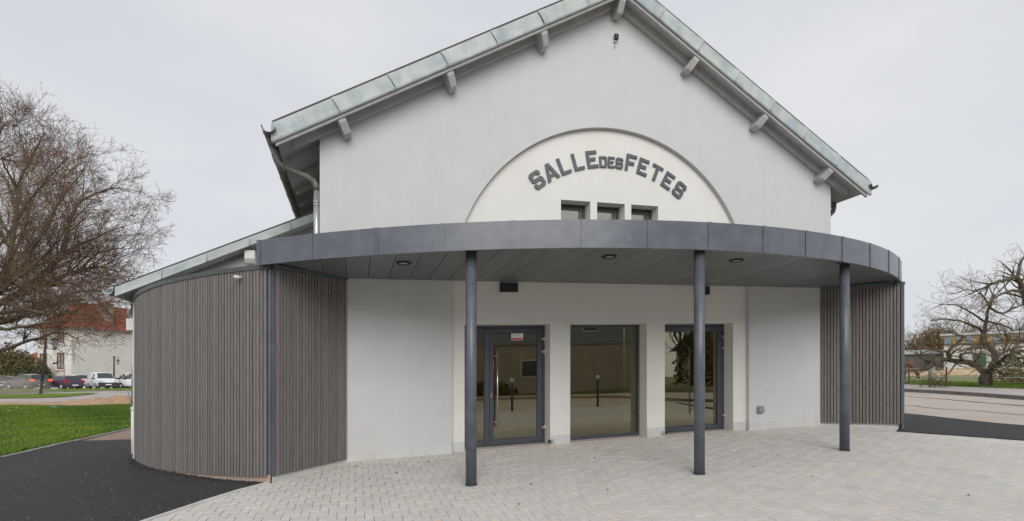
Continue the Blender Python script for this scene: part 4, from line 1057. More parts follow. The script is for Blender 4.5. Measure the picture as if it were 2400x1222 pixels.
for s, wd in ((.08, .75), (1.35, .42), (2.35, .6), (5.0, .7), (7.2, .7)): slabf('shutter_panel', s, s+wd, za(807.5), za(791), .2, M_bluep, fb, .1)
slabf('green_door', 3.0, 4.3, zb0-.5, za(829), .1, mat('green_panel', (.035, .10, .055), .6), fb, .1)
slabf('red_post', 2.82, 2.93, za(829), za(809), .1, mat('red_post_paint', (.30, .03, .04), .6), fb, .1)
m = MB(True); c = p0 + d*3.6 + n_*2
for _ in range(14): m.ico((c.x+random.uniform(-.8, .8), c.y+random.uniform(-.6, .6), gzw(c.x, c.y)+.2), random.uniform(.25, .45), 1.3, 1, .8, .2)
m.build('tarpaulin', mat('blue_tarp', (.05, .16, .42), .5), label='crumpled blue tarpaulin heap in front of the farm building', cat='tarpaulin')
sh = root('low_shed', pxw(2150, 870, 78), 'low grey shed with pale roof left of the farm building', 'shed')
for nm, z0, z1, mm, e in (('wall', -1, 3.1, mat('shed_grey', (.22, .21, .2), .9), 0), ('roof', 3.1, 3.7, M_sheetm, .6)):
    c = pxw(2152, 860, 78); g = gzw(c.x, c.y)
    MB(True).obox((c.x, c.y, g+(z0+z1)/2), d*(4.2+e), n_*(2+e), (0, 0, (z1-z0)/2)).build(nm, mm, sh)
# soil mounds of the field
def mound(name, cx, cy, rx, ry, h, m, kind=None, label=None, cat=None, seed=1, res=26):
    rnd = random.Random(seed); ph = [rnd.uniform(0, 6.28) for _ in range(8)]
    mb = MB(True); V = []
    for j in range(res+1):
        for i in range(res*2+1):
            u, v = i/res-1, 2*j/res-1
            rr = math.sqrt(u*u+v*v); hh = max(0, 1-rr**1.6)
            hh *= .75 + .3*math.sin(u*5+ph[0])*math.cos(v*4+ph[1]) + .18*math.sin(u*13+ph[2]+v*9) + .1*rnd.uniform(-1, 1)
            x, y = cx+u*rx, cy+v*ry; V.append((x, y, gzw(x, y) + h*hh - .03 + (.015*rnd.uniform(-1, 1) if hh else -.05)))
    w = res*2+1
    mb.add(V, [(j*w+i, j*w+i+1, (j+1)*w+i+1, (j+1)*w+i) for j in range(res) for i in range(w-1)], smooth=True)
    return mb.build(name, m, kind=kind, label=label, cat=cat)
M_soil2 = mat('dry_soil', (.40, .27, .13), .95, (.50, .38, .24), .6, 1, .5, 12)
mound('dry_mound', 51, 57, 12, 4, .75, M_soil2, label='long ochre earth bank across the field before the farm building', cat='earth bank', seed=4)
mound('soil_heap', -28.2, 36.6, 3.8, 1.6, .6, M_soil, label='heap of reddish excavated soil beside the far road left of the hall', cat='soil heap', seed=2)

# ------------------------------------------------------------------ fence, horse
M_rust = mat('rusty_post', (.09, .045, .03), .85)
M_wood = mat('weathered_post_wood', (.30, .27, .24), .9)
fence = root('paddock_fence', (21.6, 26, gzw(21.6, 26)), 'wire paddock fence on thin rusty posts along the grass verge', 'fence')
fp = [(18.5, 38.0), (22.1, 28.9), (21.75, 26.0), (21.35, 23.1), (21.0, 20.0), (20.6, 17.0)]
for x, y in fp:
    z = gzw(x, y); MB(True).tube([(x, y, z-.2), (x, y, z+1.05)], .035, 6).build('post', M_rust, fence)
for h in (.95, .55):
    MB(True).tube([(x, y, gzw(x, y)+h) for x, y in fp], .010, 4).build('wire', M_white, fence)
x, y = 26.9, 33.3
gp = MB(True); z = gzw(x, y); gp.tube([(x, y, z-.2), (x+.02, y, z+.6), (x+.05, y, z+1.3)], [.19, .17, .14], 9); gp.tube([(x+.03, y, z+.95), (x+.25, y, z+1.25)], .06, 6)
gp.build('gate_post', M_wood, label='thick weathered wooden post standing in the paddock', cat='post')
hx, hy_ = 28.5, 39.5; hz_ = gzw(hx, hy_)
def horse():
    J = [(0,0,1.25,.26),(.35,0,1.22,.29),(.75,0,1.24,.28),(1.1,0,1.22,.26),(1.3,0,1.12,.20),(1.55,0,.85,.14),(1.72,0,.52,.11),(1.80,0,.28,.12),(1.86,0,.06,.07),
         (-.2,0,1.2,.20),(-.32,0,1.05,.06),(-.38,0,.6,.05)]
    E = [(0,1),(1,2),(2,3),(3,4),(4,5),(5,6),(6,7),(7,8),(0,9),(9,10),(10,11)]
    for sy in (-1, 1):
        k = len(J); J += [(1.08,.15*sy,.95,.13),(1.06,.16*sy,.55,.07),(1.09,.16*sy,.28,.05),(1.07,.16*sy,.03,.06)]; E += [(3,k),(k,k+1),(k+1,k+2),(k+2,k+3)]
        k = len(J); J += [(.02,.16*sy,.95,.17),(.08,.17*sy,.72,.10),(-.12,.17*sy,.48,.06),(-.06,.17*sy,.24,.05),(-.04,.17*sy,.03,.06)]; E += [(0,k),(k,k+1),(k+1,k+2),(k+2,k+3),(k+3,k+4)]
    me = bpy.data.meshes.new('horse'); me.from_pydata([(p[0], p[1], p[2]) for p in J], E, [])
    o = bpy.data.objects.new('horse', me); C.objects.link(o)
    o.location = (hx, hy_, hz_); o.rotation_euler = (0, 0, math.radians(-35)); o.scale = (1.05, 1.05, 1.05)
    sk = o.modifiers.new('skin', 'SKIN'); 
    for p, s in zip(J, me.skin_vertices[0].data): s.radius = (p[3], p[3])
    me.skin_vertices[0].data[0].use_root = True
    o.modifiers.new('subsurf', 'SUBSURF').render_levels = 2
    me.materials.append(mat('horse_coat', (.13, .055, .028), .7, (.09, .04, .02), 4, 1))
    tag(o, 'brown horse grazing behind the paddock fence at the edge of the hall', 'horse')
    mn = MB(True); c_, s_ = math.cos(math.radians(-35)), math.sin(math.radians(-35))
    for i in range(9):
        t = i/8; lx, lz = 1.25+.42*t, 1.40-.62*t
        mn.obox((hx+lx*c_, hy_+lx*s_, hz_+lz), (.05*c_, .05*s_, .02), (-.03*s_, .03*c_, 0), (.02, 0, .13))
    mo = mn.build('mane', M_black)
    mo.parent = o; mo.matrix_parent_inverse = Matrix.Translation(o.location) @ Matrix.Rotation(math.radians(-35), 4, 'Z') @ Matrix.Scale(1.05, 4)
    mo.matrix_parent_inverse = mo.matrix_parent_inverse.inverted()
horse()

# ------------------------------------------------------------------ cars
def car(name, label, x, y, rz, spec, group='cars parked by the far road'):
    z = gzw(x, y) + .012
    r = root(name, (x, y, z), label, spec['cat'], group); r.rotation_euler = (0, 0, rz)
    r['wl'] = (0, 0, 0)
    S = spec['st']; paint = spec['paint']; hw = spec['w']/2
    # stations: x, z_sill, z_belt, z_roof, body half width factor, roof half width factor
    P = []; nn = 7
    for (sx, zs, zbt, zr, fb_, fr) in S:
        b = hw*fb_; t = hw*fr
        half = [(b*.86, zs), (b*.99, zs+.12), (b, (zs+zbt)/2+.05), (b*.97, zbt), (t+(b*.97-t)*.10, zbt+(zr-zbt)*.88), (t*.80, zr-.005), (0, zr+.02)]
        P.append([(sx, yy, zz) for yy, zz in half] + [(sx, -yy, zz) for yy, zz in half[-2::-1]])
    k = len(P[0]); m = MB(True)
    m.add([p for q in P for p in q], [(i*k+c_, i*k+c_+1, (i+1)*k+c_+1, (i+1)*k+c_) for i in range(len(P)-1) for c_ in range(k-1)] + [[(len(P)-1)*k+c_ for c_ in range(k)], list(range(k))[::-1]] + [(i*k, (i+1)*k, (i+1)*k+k-1, i*k+k-1) for i in range(len(P)-1)], smooth=True)
    bo = m.build('body', paint, r)
    es = bo.modifiers.new('edge', 'EDGE_SPLIT'); es.split_angle = math.radians(38)
    def pan(pts, nrm, nm, mt, off=.012):
        c_ = Vector(nrm).normalized()*off; m = MB(True); m.add([Vector(p)+c_ for p in pts], [list(range(len(pts)))]); return m.build(nm, mt, r)
    def sidept(i, f, t, s):                        # between stations i..i+1 at fraction f, height fraction t of the glass
        a_, b_ = P[i], P[i+1]; lo = Vector(a_[3]).lerp(Vector(b_[3]), f); hi = Vector(a_[4]).lerp(Vector(b_[4]), f)
        q = lo.lerp(hi, t); return Vector((q.x, q.y*s, q.z))
    for (i0, f0, i1, f1) in spec['side']:
        for s in (-1, 1): pan([sidept(i0, f0, .06, s), sidept(i1, f1, .06, s), sidept(i1, min(f1, 1), .95, s), sidept(i0, f0, .95, s)], (0, s, .3), 'side_window', M_carglass)
    for nm, (i, j) in (('windscreen', spec['ws']), ('rear_window', spec['rw'])):
        if i is None: continue
        a_, b_ = P[i], P[j]; sg = 1 if nm == 'windscreen' else -1; m = MB(True); V = []
        for f in (.10, .5, .90):
            for c_ in range(4, 9):
                q = Vector(a_[c_]).lerp(Vector(b_[c_]), f); V.append((q.x + sg*.022, q.y*.93, q.z + .014))
        m.add(V, [(r_*5+c_, r_*5+c_+1, (r_+1)*5+c_+1, (r_+1)*5+c_) for r_ in range(2) for c_ in range(4)], smooth=True); m.build(nm, M_carglass, r)
    x0, x1 = S[0][0], S[-1][0]
    for wx in spec['wheels']:
        for s in (-1, 1):
            rr = spec['wr']; w = root('wheel', (0, 0, 0)); w.parent = r; w['wl'] = (0, 0, 0)
            MB(True).tube([(wx, s*(hw-.20), rr), (wx, s*(hw+.015), rr)], rr, 20).build('tyre', M_black, w)
            MB(True).tube([(wx, s*(hw-.05), rr), (wx, s*(hw+.022), rr)], rr*.62, 14).build('rim', M_galv, w)
            m = MB(True); m.tube([(wx, s*(hw-.3), rr), (wx, s*(hw+.006), rr)], rr*1.16, 20); m.build('wheel_arch', M_black, w)
    for s in (-1, 1):
        zt = spec['zt']
        m = MB(True); m.obox((x0+.06, s*hw*.80, zt), (.07, 0, .0), (0, .15, 0), (0, 0, spec.get('th', .10))); m.build('tail_light', spec.get('tail', M_tail), r)
        zh = spec['zh']
        m = MB(True); m.obox((x1-.10, s*hw*.74, zh), (.11, 0, -.02), (0, .20, 0), (0, 0, .085)); m.build('headlight', M_lampg, r)
        m = MB(True); m.obox((spec['mir'], s*(hw+.10), spec['zm']), (.06, 0, 0), (0, .10, 0), (0, 0, .075)); m.build('mirror', spec.get('bump', paint), r)
    if spec.get('bump'):
        for xx, sg in ((x0, -1), (x1, 1)):
            m = MB(True); m.obox((xx-sg*.06, 0, spec['zb']), (.10, 0, 0), (0, hw*.93, 0), (0, 0, spec.get('bh', .15))); m.build('bumper', spec['bump'], r, bevel=.05)
    for xx, sg in ((x0, -1), (x1, 1)):
        m = MB(True); m.obox((xx+sg*.055, 0, spec['zb']+.03), (.006, 0, 0), (0, .26, 0), (0, 0, .055)); m.build('number_plate', M_white, r)
    return r
M_bumper = mat('dark_bumper', (.035, .036, .04), .55)
M_tail = mat('tail_light_red', (.42, .012, .015), .25, spec=.6)
M_brake = mat('brake_light_lit', (.5, .02, .01), .3)
M_brake.node_tree.nodes['Principled BSDF'].inputs['Emission Color'].default_value = (1, .06, .02, 1); M_brake.node_tree.nodes['Principled BSDF'].inputs['Emission Strength'].default_value = 1.6
M_lampg = mat('headlight_glass', (.62, .64, .65), .12, spec=.8)
def paint(n, c): return mat(n, c, .28, spec=.5, coat=.6)
hatch = lambda p: dict(cat='car', paint=p, w=1.75, zt=.88, zh=.68, zm=.98, mir=2.75, zb=.46, wheels=(.72, 3.35), wr=.31, bump=p, bh=.13, th=.13,
    st=[(0,.40,.80,.82,.90,.80),(.06,.28,.90,.93,.95,.80),(.50,.24,.93,1.40,.99,.72),(1.2,.24,.92,1.46,1,.72),(2.2,.24,.90,1.45,1,.72),(3.0,.24,.92,.97,1,.74),(3.7,.26,.86,.88,.97,.70),(4.1,.34,.70,.72,.90,.66),(4.2,.42,.60,.61,.82,.6)],
    side=[(1,.75,2,.9),(3,.05,3,.95),(4,.05,4,.6)], ws=(5, 4), rw=(1, 2))
suv = lambda p: dict(cat='car', paint=p, w=1.85, zt=1.0, zh=.80, zm=1.15, mir=2.85, zb=.55, wheels=(.78, 3.45), wr=.34, bump=M_black, bh=.15, th=.08,
    st=[(0,.48,.95,.97,.92,.80),(.05,.34,1.05,1.08,.96,.80),(.42,.30,1.08,1.56,1,.72),(1.2,.30,1.05,1.62,1,.72),(2.3,.30,1.02,1.58,1,.72),(3.15,.30,1.04,1.08,1,.76),(3.9,.32,.98,1.0,.98,.72),(4.25,.40,.80,.82,.92,.68),(4.35,.5,.7,.71,.84,.6)],
    side=[(1,.8,2,.9),(3,.05,3,.95),(4,.05,4,.6)], ws=(5, 4), rw=(1, 2))
van = lambda p: dict(cat='van', paint=p, w=1.83, zt=.95, zh=.86, zm=1.16, mir=2.92, zb=.50, wheels=(.78, 3.45), wr=.32, bump=M_bumper, bh=.24, th=.22,
    st=[(0,.42,1.05,1.70,.97,.86),(.06,.30,1.08,1.80,1,.86),(.8,.28,1.08,1.84,1,.86),(1.7,.28,1.08,1.84,1,.85),(2.55,.28,1.06,1.78,1,.80),(3.42,.28,1.05,1.12,1,.80),(3.85,.30,.98,1.02,.98,.76),(4.12,.36,.80,.83,.92,.7),(4.22,.44,.66,.67,.85,.6)],
    side=[(3,.55,3,.98),(4,.04,4,.55)], ws=(5, 4), rw=(0, 1))
R_ = math.radians
car('parked_car', 'dark purple hatchback seen from behind, parked beside the white van', -44.0, 52.3, R_(158), hatch(paint('purple_paint', (.045, .030, .062))))
car('parked_car', 'charcoal grey car left of the purple hatchback with lit red tail lights', -46.2, 51.0, R_(160), dict(tail=M_brake, **suv(paint('charcoal_paint', (.10, .095, .095)))))
car('parked_car', 'blue car at the left picture edge seen from behind', -52.2, 53.0, R_(122), hatch(paint('blue_paint', (.025, .05, .16))))
car('parked_car', 'white car half hidden behind the purple hatchback', -47.4, 57.4, R_(150), suv(paint('white_paint', (.62, .63, .64))))
car('white_van', 'white panel van with dark bumper facing the camera in front of the cream house', -45.6, 57.0, R_(-38), van(paint('van_white', (.70, .72, .74))), 'white vans by the cream house')
car('white_van', 'white panel van half hidden behind the curved slatted wing', -39.2, 57.0, R_(170), van(paint('van_white_side', (.72, .73, .75))), 'white vans by the cream house')
car('white_van', 'pale van roof showing above the farthest right parked van', -43.6, 62.0, R_(170), van(paint('van_pale', (.64, .66, .68))), 'white vans by the cream house')

# ------------------------------------------------------------------ street lamps, bollards, litter
def lantern(r, x, y, z, s):
    MB(True).lathe((x, y, z), [(.10*s, 0), (.21*s, .42*s), (.21*s, .43*s), (.02*s, .60*s)], 6, smooth=False).build('lantern_glass', M_curt, r)
    MB(True).lathe((x, y, z+.43*s), [(.26*s, 0), (.25*s, .03*s), (.05*s, .14*s), (.02*s, .2*s)], 6, smooth=False).build('lantern_cap', M_black, r)
    MB(True).lathe((x, y, z-.14*s), [(.03*s, 0), (.11*s, .14*s)], 6).build('lantern_foot', M_black, r)
x, y = -39.8, 43.8; z = gzw(x, y)
r = root('street_lamp', (x, y, z), 'leaning dark post with a lantern on a bracket under the tree boughs', 'street lamp', 'lantern posts by the far road')
M_post = mat('dark_post', (.028, .022, .02), .7)
MB(True).tube([(x, y, z-.3), (x+.28, y, z+2.4), (x+.50, y, z+4.85)], [.11, .10, .09], 8).build('pole', M_post, r)
MB(True).tube([(x+.48, y, z+4.4), (x+.60, y, z+4.0), (x+.95, y, z+3.92), (x+1.3, y, z+3.95)], .035, 6).build('bracket', M_post, r)
lantern(r, x+1.25, y, z+4.05, 1.4)
x, y = -45.6, 59.5; z = gzw(x, y)
r = root('street_lamp', (x, y, z), 'straight dark lantern post standing behind the white van', 'street lamp', 'lantern posts by the far road')
MB(True).tube([(x, y, z-.2), (x, y, z+3.75)], [.09, .07], 8).build('pole', M_post, r)
MB(True).tube([(x, y, z+3.55), (x+.55, y, z+3.55)], .03, 6).build('bracket', M_post, r)
lantern(r, x+.45, y, z+2.85, .9)
x, y = -55.2, 64.0; z = gzw(x, y)
r = root('wall_camera_post', (x, y, z), 'thin beige post with small camera heads beside the cream house wall', 'post')
MB(True).tube([(x, y, z-.2), (x, y, z+2.95)], .07, 6).tube([(x, y, z+2.9), (x-.9, y, z+2.9)], .04, 6).build('pole', M_stone, r)
for q in (-.9, -1.25): MB(True).ico((x+q, y, z+3.05), .16).build('camera_head', M_black, r)
x, y = -25.3, 34.6
MB(True).tube([(x, y, gzw(x, y)-.1), (x-.35, y, gzw(x, y)+1.05)], .03, 6).build('marker_stake', M_wood, label='pale leaning marker stake in the soil beside the slatted wing', cat='stake')
M_boll = mat('bollard_paint', (.05, .05, .052), .4)
for i, (u, v) in enumerate(((2.5, -11.9), (6.7, -11.9), (10.9, -11.9))):
    p = W((u, v, gz(u, v)-SL*u)); r = root('bollard', p, 'black bollard with a pale ball top mirrored in the ' + ('left glazed door', 'left glazed door beside the handle', 'middle window')[i], 'bollard', 'bollards along the forecourt edge')
    MB(True).lathe(p, [(.055, -.1), (.05, 1.25), (.035, 1.27)], 14).build('post', M_boll, r)
    MB(True).lathe(p + Vector((0, 0, 1.27)), [(.03, 0), (.085, .03), (.105, .09), (.085, .16), (.03, .2)], 14).build('ball_top', M_white, r)
def litter(name, label, px, py, col, s, seed):
    random.seed(seed)
    # position on the lawn found from the picture once and kept as plan coordinates
    x, y = px, py; m = MB(True); m.ico((x, y, gzw(x, y)+.05), s, 1.6, 1.0, .5, .3)
    m.build(name, mat(name+'_'+str(seed), col, .5), label=label, cat='litter', group='litter at the lawn edge')
litter('plastic_scrap', 'red plastic scrap at the far lawn edge', -29.6, 30.6, (.45, .02, .02), .17, 1)
litter('plastic_scrap', 'small red scrap left of the larger red one at the lawn edge', -30.9, 31.0, (.40, .03, .03), .10, 2)
litter('plastic_bag', 'white crumpled bag touching the red scrap', -29.1, 30.5, (.7, .7, .7), .12, 3)
litter('plastic_bag', 'mint green bag lying on the lawn', -26.6, 27.6, (.20, .45, .38), .14, 4)
litter('plastic_bag', 'pale blue bag at the middle of the far lawn edge', -27.6, 31.3, (.25, .50, .60), .15, 5)

# ------------------------------------------------------------------ across the road, behind the viewer (mirrored in the glass)
M_oppo = mat('opposite_render', (.46, .40, .32), .9, (.36, .31, .25), .8, 1)
M_oppo2 = mat('opposite_cladding', (.30, .31, .33), .8, (.25, .26, .28), .6, 1)
def opp(u0, u1, v, dep, h, mw, name, label, wins, upper=None, roofm=M_red):
    z0 = lambda u: gz(u, v) - SL*u
    zz = (z0(u0)+z0(u1))/2
    r = root(name, W(((u0+u1)/2, v, zz)), label, 'house')
    MB().box((u0, v-dep, zz-.5), (u1, v, zz+(h if not upper else h*.5))).build('wall', mw, r)
    if upper: MB().box((u0-.1, v-dep, zz+h*.5), (u1+.1, v+.12, zz+h)).build('upper_storey', upper, r)
    MB().prism([(u0-.5, v+.6, zz+h), (u0-.5, v-dep-.6, zz+h), (u0-.5, v-dep/2, zz+h+2.2)], (u1-u0+1, 0, 0)).build('roof', roofm, r)
    for (a_, b_, c_, d_) in wins:
        w = root('window', (0, 0, 0)); w.parent = r; w['wl'] = tuple(wl(r)); f = .14 if (upper and c_ > h*.5) else .0
        MB().box((a_, v+f-.02, zz+c_), (b_, v+f+.02, zz+d_)).build('pane', M_carglass, w)
        m = MB(); frame_rect(m, a_-.06, b_+.06, zz+c_-.06, zz+d_+.06, .08, v+f-.01, v+f+.05); m.build('window_frame', M_white, w)
    return r
opp(-6, 23, -27, 9, 7.2, M_oppo, 'opposite_house', 'grey-clad house with brown base across the road mirrored in the glass', [(1, 2.6, 1.2, 2.5), (6, 8.2, 1.2, 2.4), (12, 13.4, 1.2, 2.4), (2, 3.2, 4.6, 6), (7, 8.4, 4.6, 6), (12, 13.2, 4.6, 6), (17, 18.2, 4.6, 6)], M_oppo2, M_tile)
opp(33, 46, -30, 8, 3.2, M_oppo, 'opposite_shed', 'low dark-roofed shed across the road mirrored in the right glazed door', [(36, 37.2, 1, 2.2)], None, M_tile)
p = W((20.2, -26.2, gz(20.2, -26.2)-SL*20.2)); MB(True).tube([p, p + Vector((0, 0, 7.6))], .06, 8).build('white_pole', M_white, label='slim white pole mirrored in the middle window', cat='pole')
random.seed(9)
for i, (u, v, h) in enumerate(((27, -27, 9), (30, -33, 11), (34, -26, 8), (40, -38, 12))):
    p = W((u, v, 0)); far_tree(p.x, p.y, h, ('bare tree beside the grey-clad house mirrored in the middle window', 'tall bare tree between the mirrored house and shed', 'small bare tree before the mirrored dark-roofed shed', 'tall bare tree behind the mirrored dark-roofed shed')[i], 'trees across the road', 2.4)
for i, (u, v, rx, rz) in enumerate(((1, -24.4, 3.5, 1.3), (8, -24.4, 3.5, 1.3), (27, -25.5, 2.6, 6.5))):
    p = W((u, v, 0)); bush('garden_hedge', ('clipped hedge left before the mirrored grey-clad house', 'clipped hedge right before the mirrored grey-clad house', 'tall dark evergreen bush beyond the mirrored grey-clad house')[i], p.x, p.y, rx, rz, 1500, .14, M_leaf, 'hedges across the road', 0, .5, False)

# ------------------------------------------------------------------ small ground detail
random.seed(33)
def in_view(u, v, z=0):
    p = W((u, v, z)); 
    return p.y > .5 and -80 < 1200+1217*p.x/p.y < 2480 and 887.67-1217*(p.z-HC)/p.y < 1290
# grass of the lawn: thin blades, denser near the viewer
mb = MB(); n = 0
def blade(u, v, h, w, tint, lean=.5):
    a_ = random.uniform(0, 6.283); z = gz(u, v)-SL*u; du, dv = math.cos(a_)*w, math.sin(a_)*w; lx, ly = random.gauss(0, lean)*h, random.gauss(0, lean)*h
    mb.add([(u-du, v-dv, z), (u+du, v+dv, z), (u+lx*.45+du*.6, v+ly*.45+dv*.6, z+h*.6), (u+lx, v+ly, z+h)], [(0, 1, 2), (2, 3, 0)], tint=tint)
tries = 0
while n < 70000 and tries < 600000:
    tries += 1
    t = random.random()**1.7; y = 9.5 + 25.5*t; px = random.uniform(-60, 330); x = (px-1200)/1217*y
    u, v = UV(x, y)
    if not inside(lawn_poly, u, v) or u > -7.29: continue
    patch = .5 + .35*math.sin(u*1.3+v*.7) + .25*math.sin(u*.5-v*1.9+1) + random.gauss(0, .18)
    if patch < .08 and random.random() < .75: continue
    h = (.055 + .035*random.random())*(1 + .6*max(0, patch)); w = .004 + .00052*y
    blade(u, v, h + .0008*y, w, min(1, max(0, patch))); n += 1
for _ in range(9000):
    u = random.uniform(-60, -8); v = random.uniform(-10, 36)
    if inside(lawn_poly, u, v): blade(u, v, .09, .012, random.random())
tag(mb.build('lawn_grass', M_grass, tint=True), 'short bright green grass covering the lawn left of the hall', 'grass', kind='stuff')
mb = MB()
for _ in range(26000):
    s = random.random(); i = random.choice((5, 6, 7, 8, 9)); q = random.random(); w = random.random()
    a_, b_ = k3[i], k3[i+1]; c_, d_ = k4[i], k4[i+1]
    u = (a_[0]*(1-q)+b_[0]*q)*(1-w) + (c_[0]*(1-q)+d_[0]*q)*w; v = (a_[1]*(1-q)+b_[1]*q)*(1-w) + (c_[1]*(1-q)+d_[1]*q)*w
    z = gz(u, v)-SL*u+.08; h = random.uniform(.06, .16); a2 = random.uniform(0, 6.28); du, dv = math.cos(a2)*.014, math.sin(a2)*.014
    mb.add([(u-du, v-dv, z), (u+du, v+dv, z), (u+random.gauss(0, .04), v+random.gauss(0, .04), z+h)], [(0, 1, 2)], tint=random.uniform(.2, 1))
tag(mb.build('verge_grass', M_grass, tint=True), 'bright green grass tufts on the verge across the road', 'grass', kind='stuff')
mb = MB()                                           # grass on the median and wedge, far left
for poly, N, dz in (([(-20.5, 48.76), (-24.3, 48.76), (-26.9, 47.76), (-30, 47.16), (-45, 52), (-33, 51.5), (-27, 51.0), (-20, 52.3)], 9000, .10), ([(-24.3, 40.4), (-22.5, 41.6), (-21.6, 44.6), (-24.5, 44.2), (-29, 45.0), (-40, 47.5), (-36, 43.5)], 6000, .05)):
    k = 0
    while k < N:
        u, v = random.uniform(-46, -20), random.uniform(40, 53)
        if inside(poly, u, v):
            z = gz(u, v)-SL*u+dz; mb.add([(u-.03, v, z), (u+.03, v, z), (u+random.gauss(0, .05), v, z+random.uniform(.06, .18))], [(0, 1, 2)], tint=random.uniform(.4, 1)); k += 1
        else: k += .02
tag(mb.build('median_grass', M_grass, tint=True), 'grass strip on the median before the parked cars', 'grass', kind='stuff')
# stone chips scattered on the fresh asphalt
mb = MB()
def chip(u, v, s, dz=.019):
    z = gz(u, v)-SL*u+dz; a_ = random.uniform(0, 6.28); c_, d_ = math.cos(a_)*s, math.sin(a_)*s
    mb.add([(u+c_, v+d_, z), (u-d_, v+c_*.7, z), (u-c_, v-d_, z), (u+d_*.8, v-c_, z), (u, v, z+s*.7)], [(0, 1, 4), (1, 2, 4), (2, 3, 4), (3, 0, 4)])
for poly, N, sz in ((asph_poly, 3200, .005), (apron, 900, .006)):
    k = 0; xs = [p[0] for p in poly]; ys = [p[1] for p in poly]
    while k < N:
        u, v = random.uniform(max(min(xs), -8), max(xs)), random.uniform(max(min(ys), -6), max(ys))
        if inside(poly, u, v): chip(u, v, sz*random.lognormvariate(-.35, .5)); k += 1
        else: k += .05
tag(mb.build('stone_chips', M_chip), 'pale stone chips scattered over the fresh asphalt', 'gravel', kind='stuff')
# rough ridge of asphalt along the curved wing
mb = MB(); V = []
deg = A0 - 1
while deg > 200:
    for _ in range(9):
        a_ = deg - random.random()*.3; rr = AR + .03 + abs(random.gauss(0, .05)); p = arc(a_, rr); z = gz(*p)-SL*p[0]; s = random.uniform(.008, .022)
        mb.ico((p[0], p[1], z + .012 + s*.3), s, 1, 1, 1, .25, 1) if random.random() < .5 else mb.add([(p[0]-s, p[1], z), (p[0], p[1]-s, z), (p[0]+s, p[1], z), (p[0], p[1], z+s*1.5)], [(0, 1, 3), (1, 2, 3), (2, 0, 3)])
    deg -= .3
tag(mb.build('asphalt_rim', M_asph), 'crumbly rim of asphalt along the foot of the curved wing', 'asphalt', kind='stuff')
# fallen leaves on the paving
spots = [(.62, -1.30), (3.43, -.50), (3.93, -1.50), (3.85, -.62), (2.35, -2.75), (3.64, -2.55), (2.62, -.42), (.02, -.55), (-.50, -.95), (5.2, -.95), (4.35, -.68), (6.9, -2.45), (6.2, -3.8), (7.1, -5.2), (2.0, -1.4), (4.8, -2.0), (5.9, -3.0), (1.2, -.7), (6.0, -.5), (7.4, -.4), (1.9, -3.6), (3.2, -3.4)]
for i, (u, v) in enumerate(spots):
    z = gz(u, v)-SL*u+.004; s = random.uniform(.014, .028); a_ = random.uniform(0, 6.28); c_, d_ = math.cos(a_), math.sin(a_)
    m = MB(); m.add([(u+c_*s*x-d_*s*y_, v+d_*s*x+c_*s*y_, z+h) for x, y_, h in ((-1, 0, .004), (-.4, .55, .012), (.4, .5, .010), (1, 0, .016), (.4, -.5, .006), (-.4, -.5, .012), (0, 0, .002))], [(0, 1, 6), (1, 2, 6), (2, 3, 6), (3, 4, 6), (4, 5, 6), (5, 0, 6)])
    m.build('fallen_leaf', M_fleaf, label='small dry brown leaf lying on the pale paving before the hall', cat='leaf', group='dry leaves on the paving')
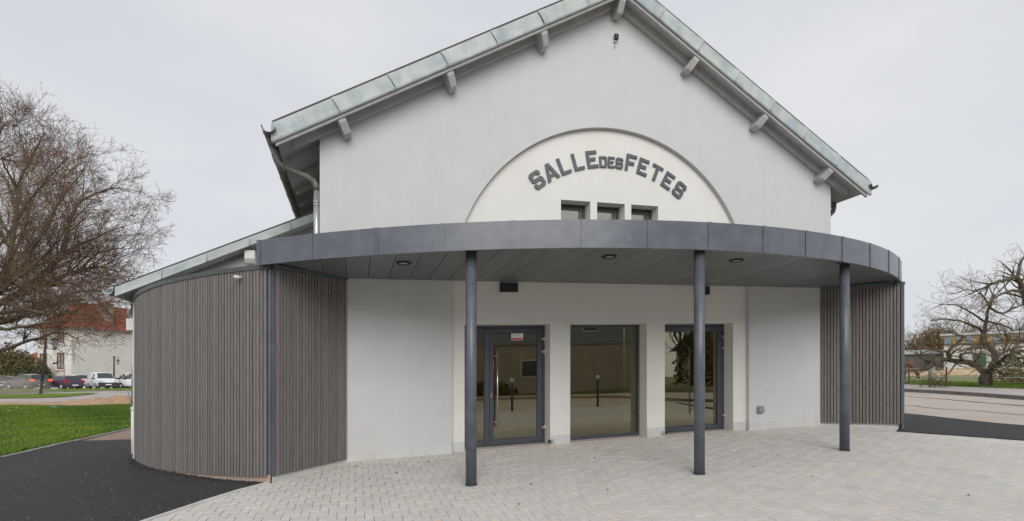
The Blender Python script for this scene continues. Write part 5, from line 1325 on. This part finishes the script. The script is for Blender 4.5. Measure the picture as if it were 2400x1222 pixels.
# long cracks and seams in the roads
for pts, w in (([(-16.0, 41.0), (-20, 41.2), (-23, 41.0), (-27, 42.0)], .12), ([(-14, 38.6), (-20, 38.2), (-26, 39.2)], .10), ([(-19, 46.4), (-21.5, 45.2), (-24, 44.6)], .15)):
    m = MB(); P = []
    for i in range(len(pts)-1):
        for t in (0, .25, .5, .75): P.append((pts[i][0]+(pts[i+1][0]-pts[i][0])*t, pts[i][1]+(pts[i+1][1]-pts[i][1])*t+random.uniform(-.08, .08)))
    m.add([q for u, v in P for q in ((u, v-w*random.uniform(.5, 1), gz(u, v)-SL*u+.02), (u, v+w*random.uniform(.5, 1), gz(u, v)-SL*u+.02))], [(2*i, 2*i+2, 2*i+3, 2*i+1) for i in range(len(P)-1)])
    m.build('road_crack', M_rdark, kind='structure')
for pts, w in (([(20.6, 4.6), (19.3, 2.2), (17.8, -1.0), (16.8, -4)], .07), ([(21.9, 7.4), (20.2, 4.2), (18.9, 1.0), (17.9, -2.0)], .05), ([(17.0, 3.2), (16.2, 1.0), (15.9, -1.5)], .04)):
    m = MB(); P = []
    for i in range(len(pts)-1):
        for t in (0, .2, .4, .6, .8): P.append((pts[i][0]+(pts[i+1][0]-pts[i][0])*t+random.uniform(-.12, .12), pts[i][1]+(pts[i+1][1]-pts[i][1])*t+random.uniform(-.05, .05)))
    m.add([q for u, v in P for q in ((u-w*random.uniform(.3, 1), v, gz(u, v)-SL*u+.008), (u+w*random.uniform(.3, 1), v, gz(u, v)-SL*u+.008))], [(2*i, 2*i+1, 2*i+3, 2*i+2) for i in range(len(P)-1)])
    m.build('road_crack', M_rdark, kind='structure')

# dust drifting over the far road at the left
dm = bpy.data.materials.new('road_dust'); dm.use_nodes = True; n_ = dm.node_tree.nodes; l_ = dm.node_tree.links; n_.clear()
oo = n_.new('ShaderNodeOutputMaterial'); pv = n_.new('ShaderNodeVolumePrincipled'); pv.inputs['Color'].default_value = (.80, .70, .58, 1)
pv.inputs['Density'].default_value = .11; pv.inputs['Anisotropy'].default_value = .2; l_.new(pv.outputs[0], oo.inputs['Volume'])
dc = MB(True)
dc.ico((-43.5, 43.0, gzw(-43.5, 43.0)+.35), 1, 5.5, 3.2, 1.5, .05, 3)
tag(dc.build('dust_cloud', dm), 'thin brown dust cloud drifting over the far road at the left edge', 'dust', kind='stuff')

for o in bpy.data.objects:
    if 'wl' in o: del o['wl']
for o in list(bpy.data.objects):                     # drop links of parts that ended up empty
    if o.type == 'MESH' and len(o.data.polygons) == 0 and o.name.split('.')[0] != 'horse': bpy.data.objects.remove(o)
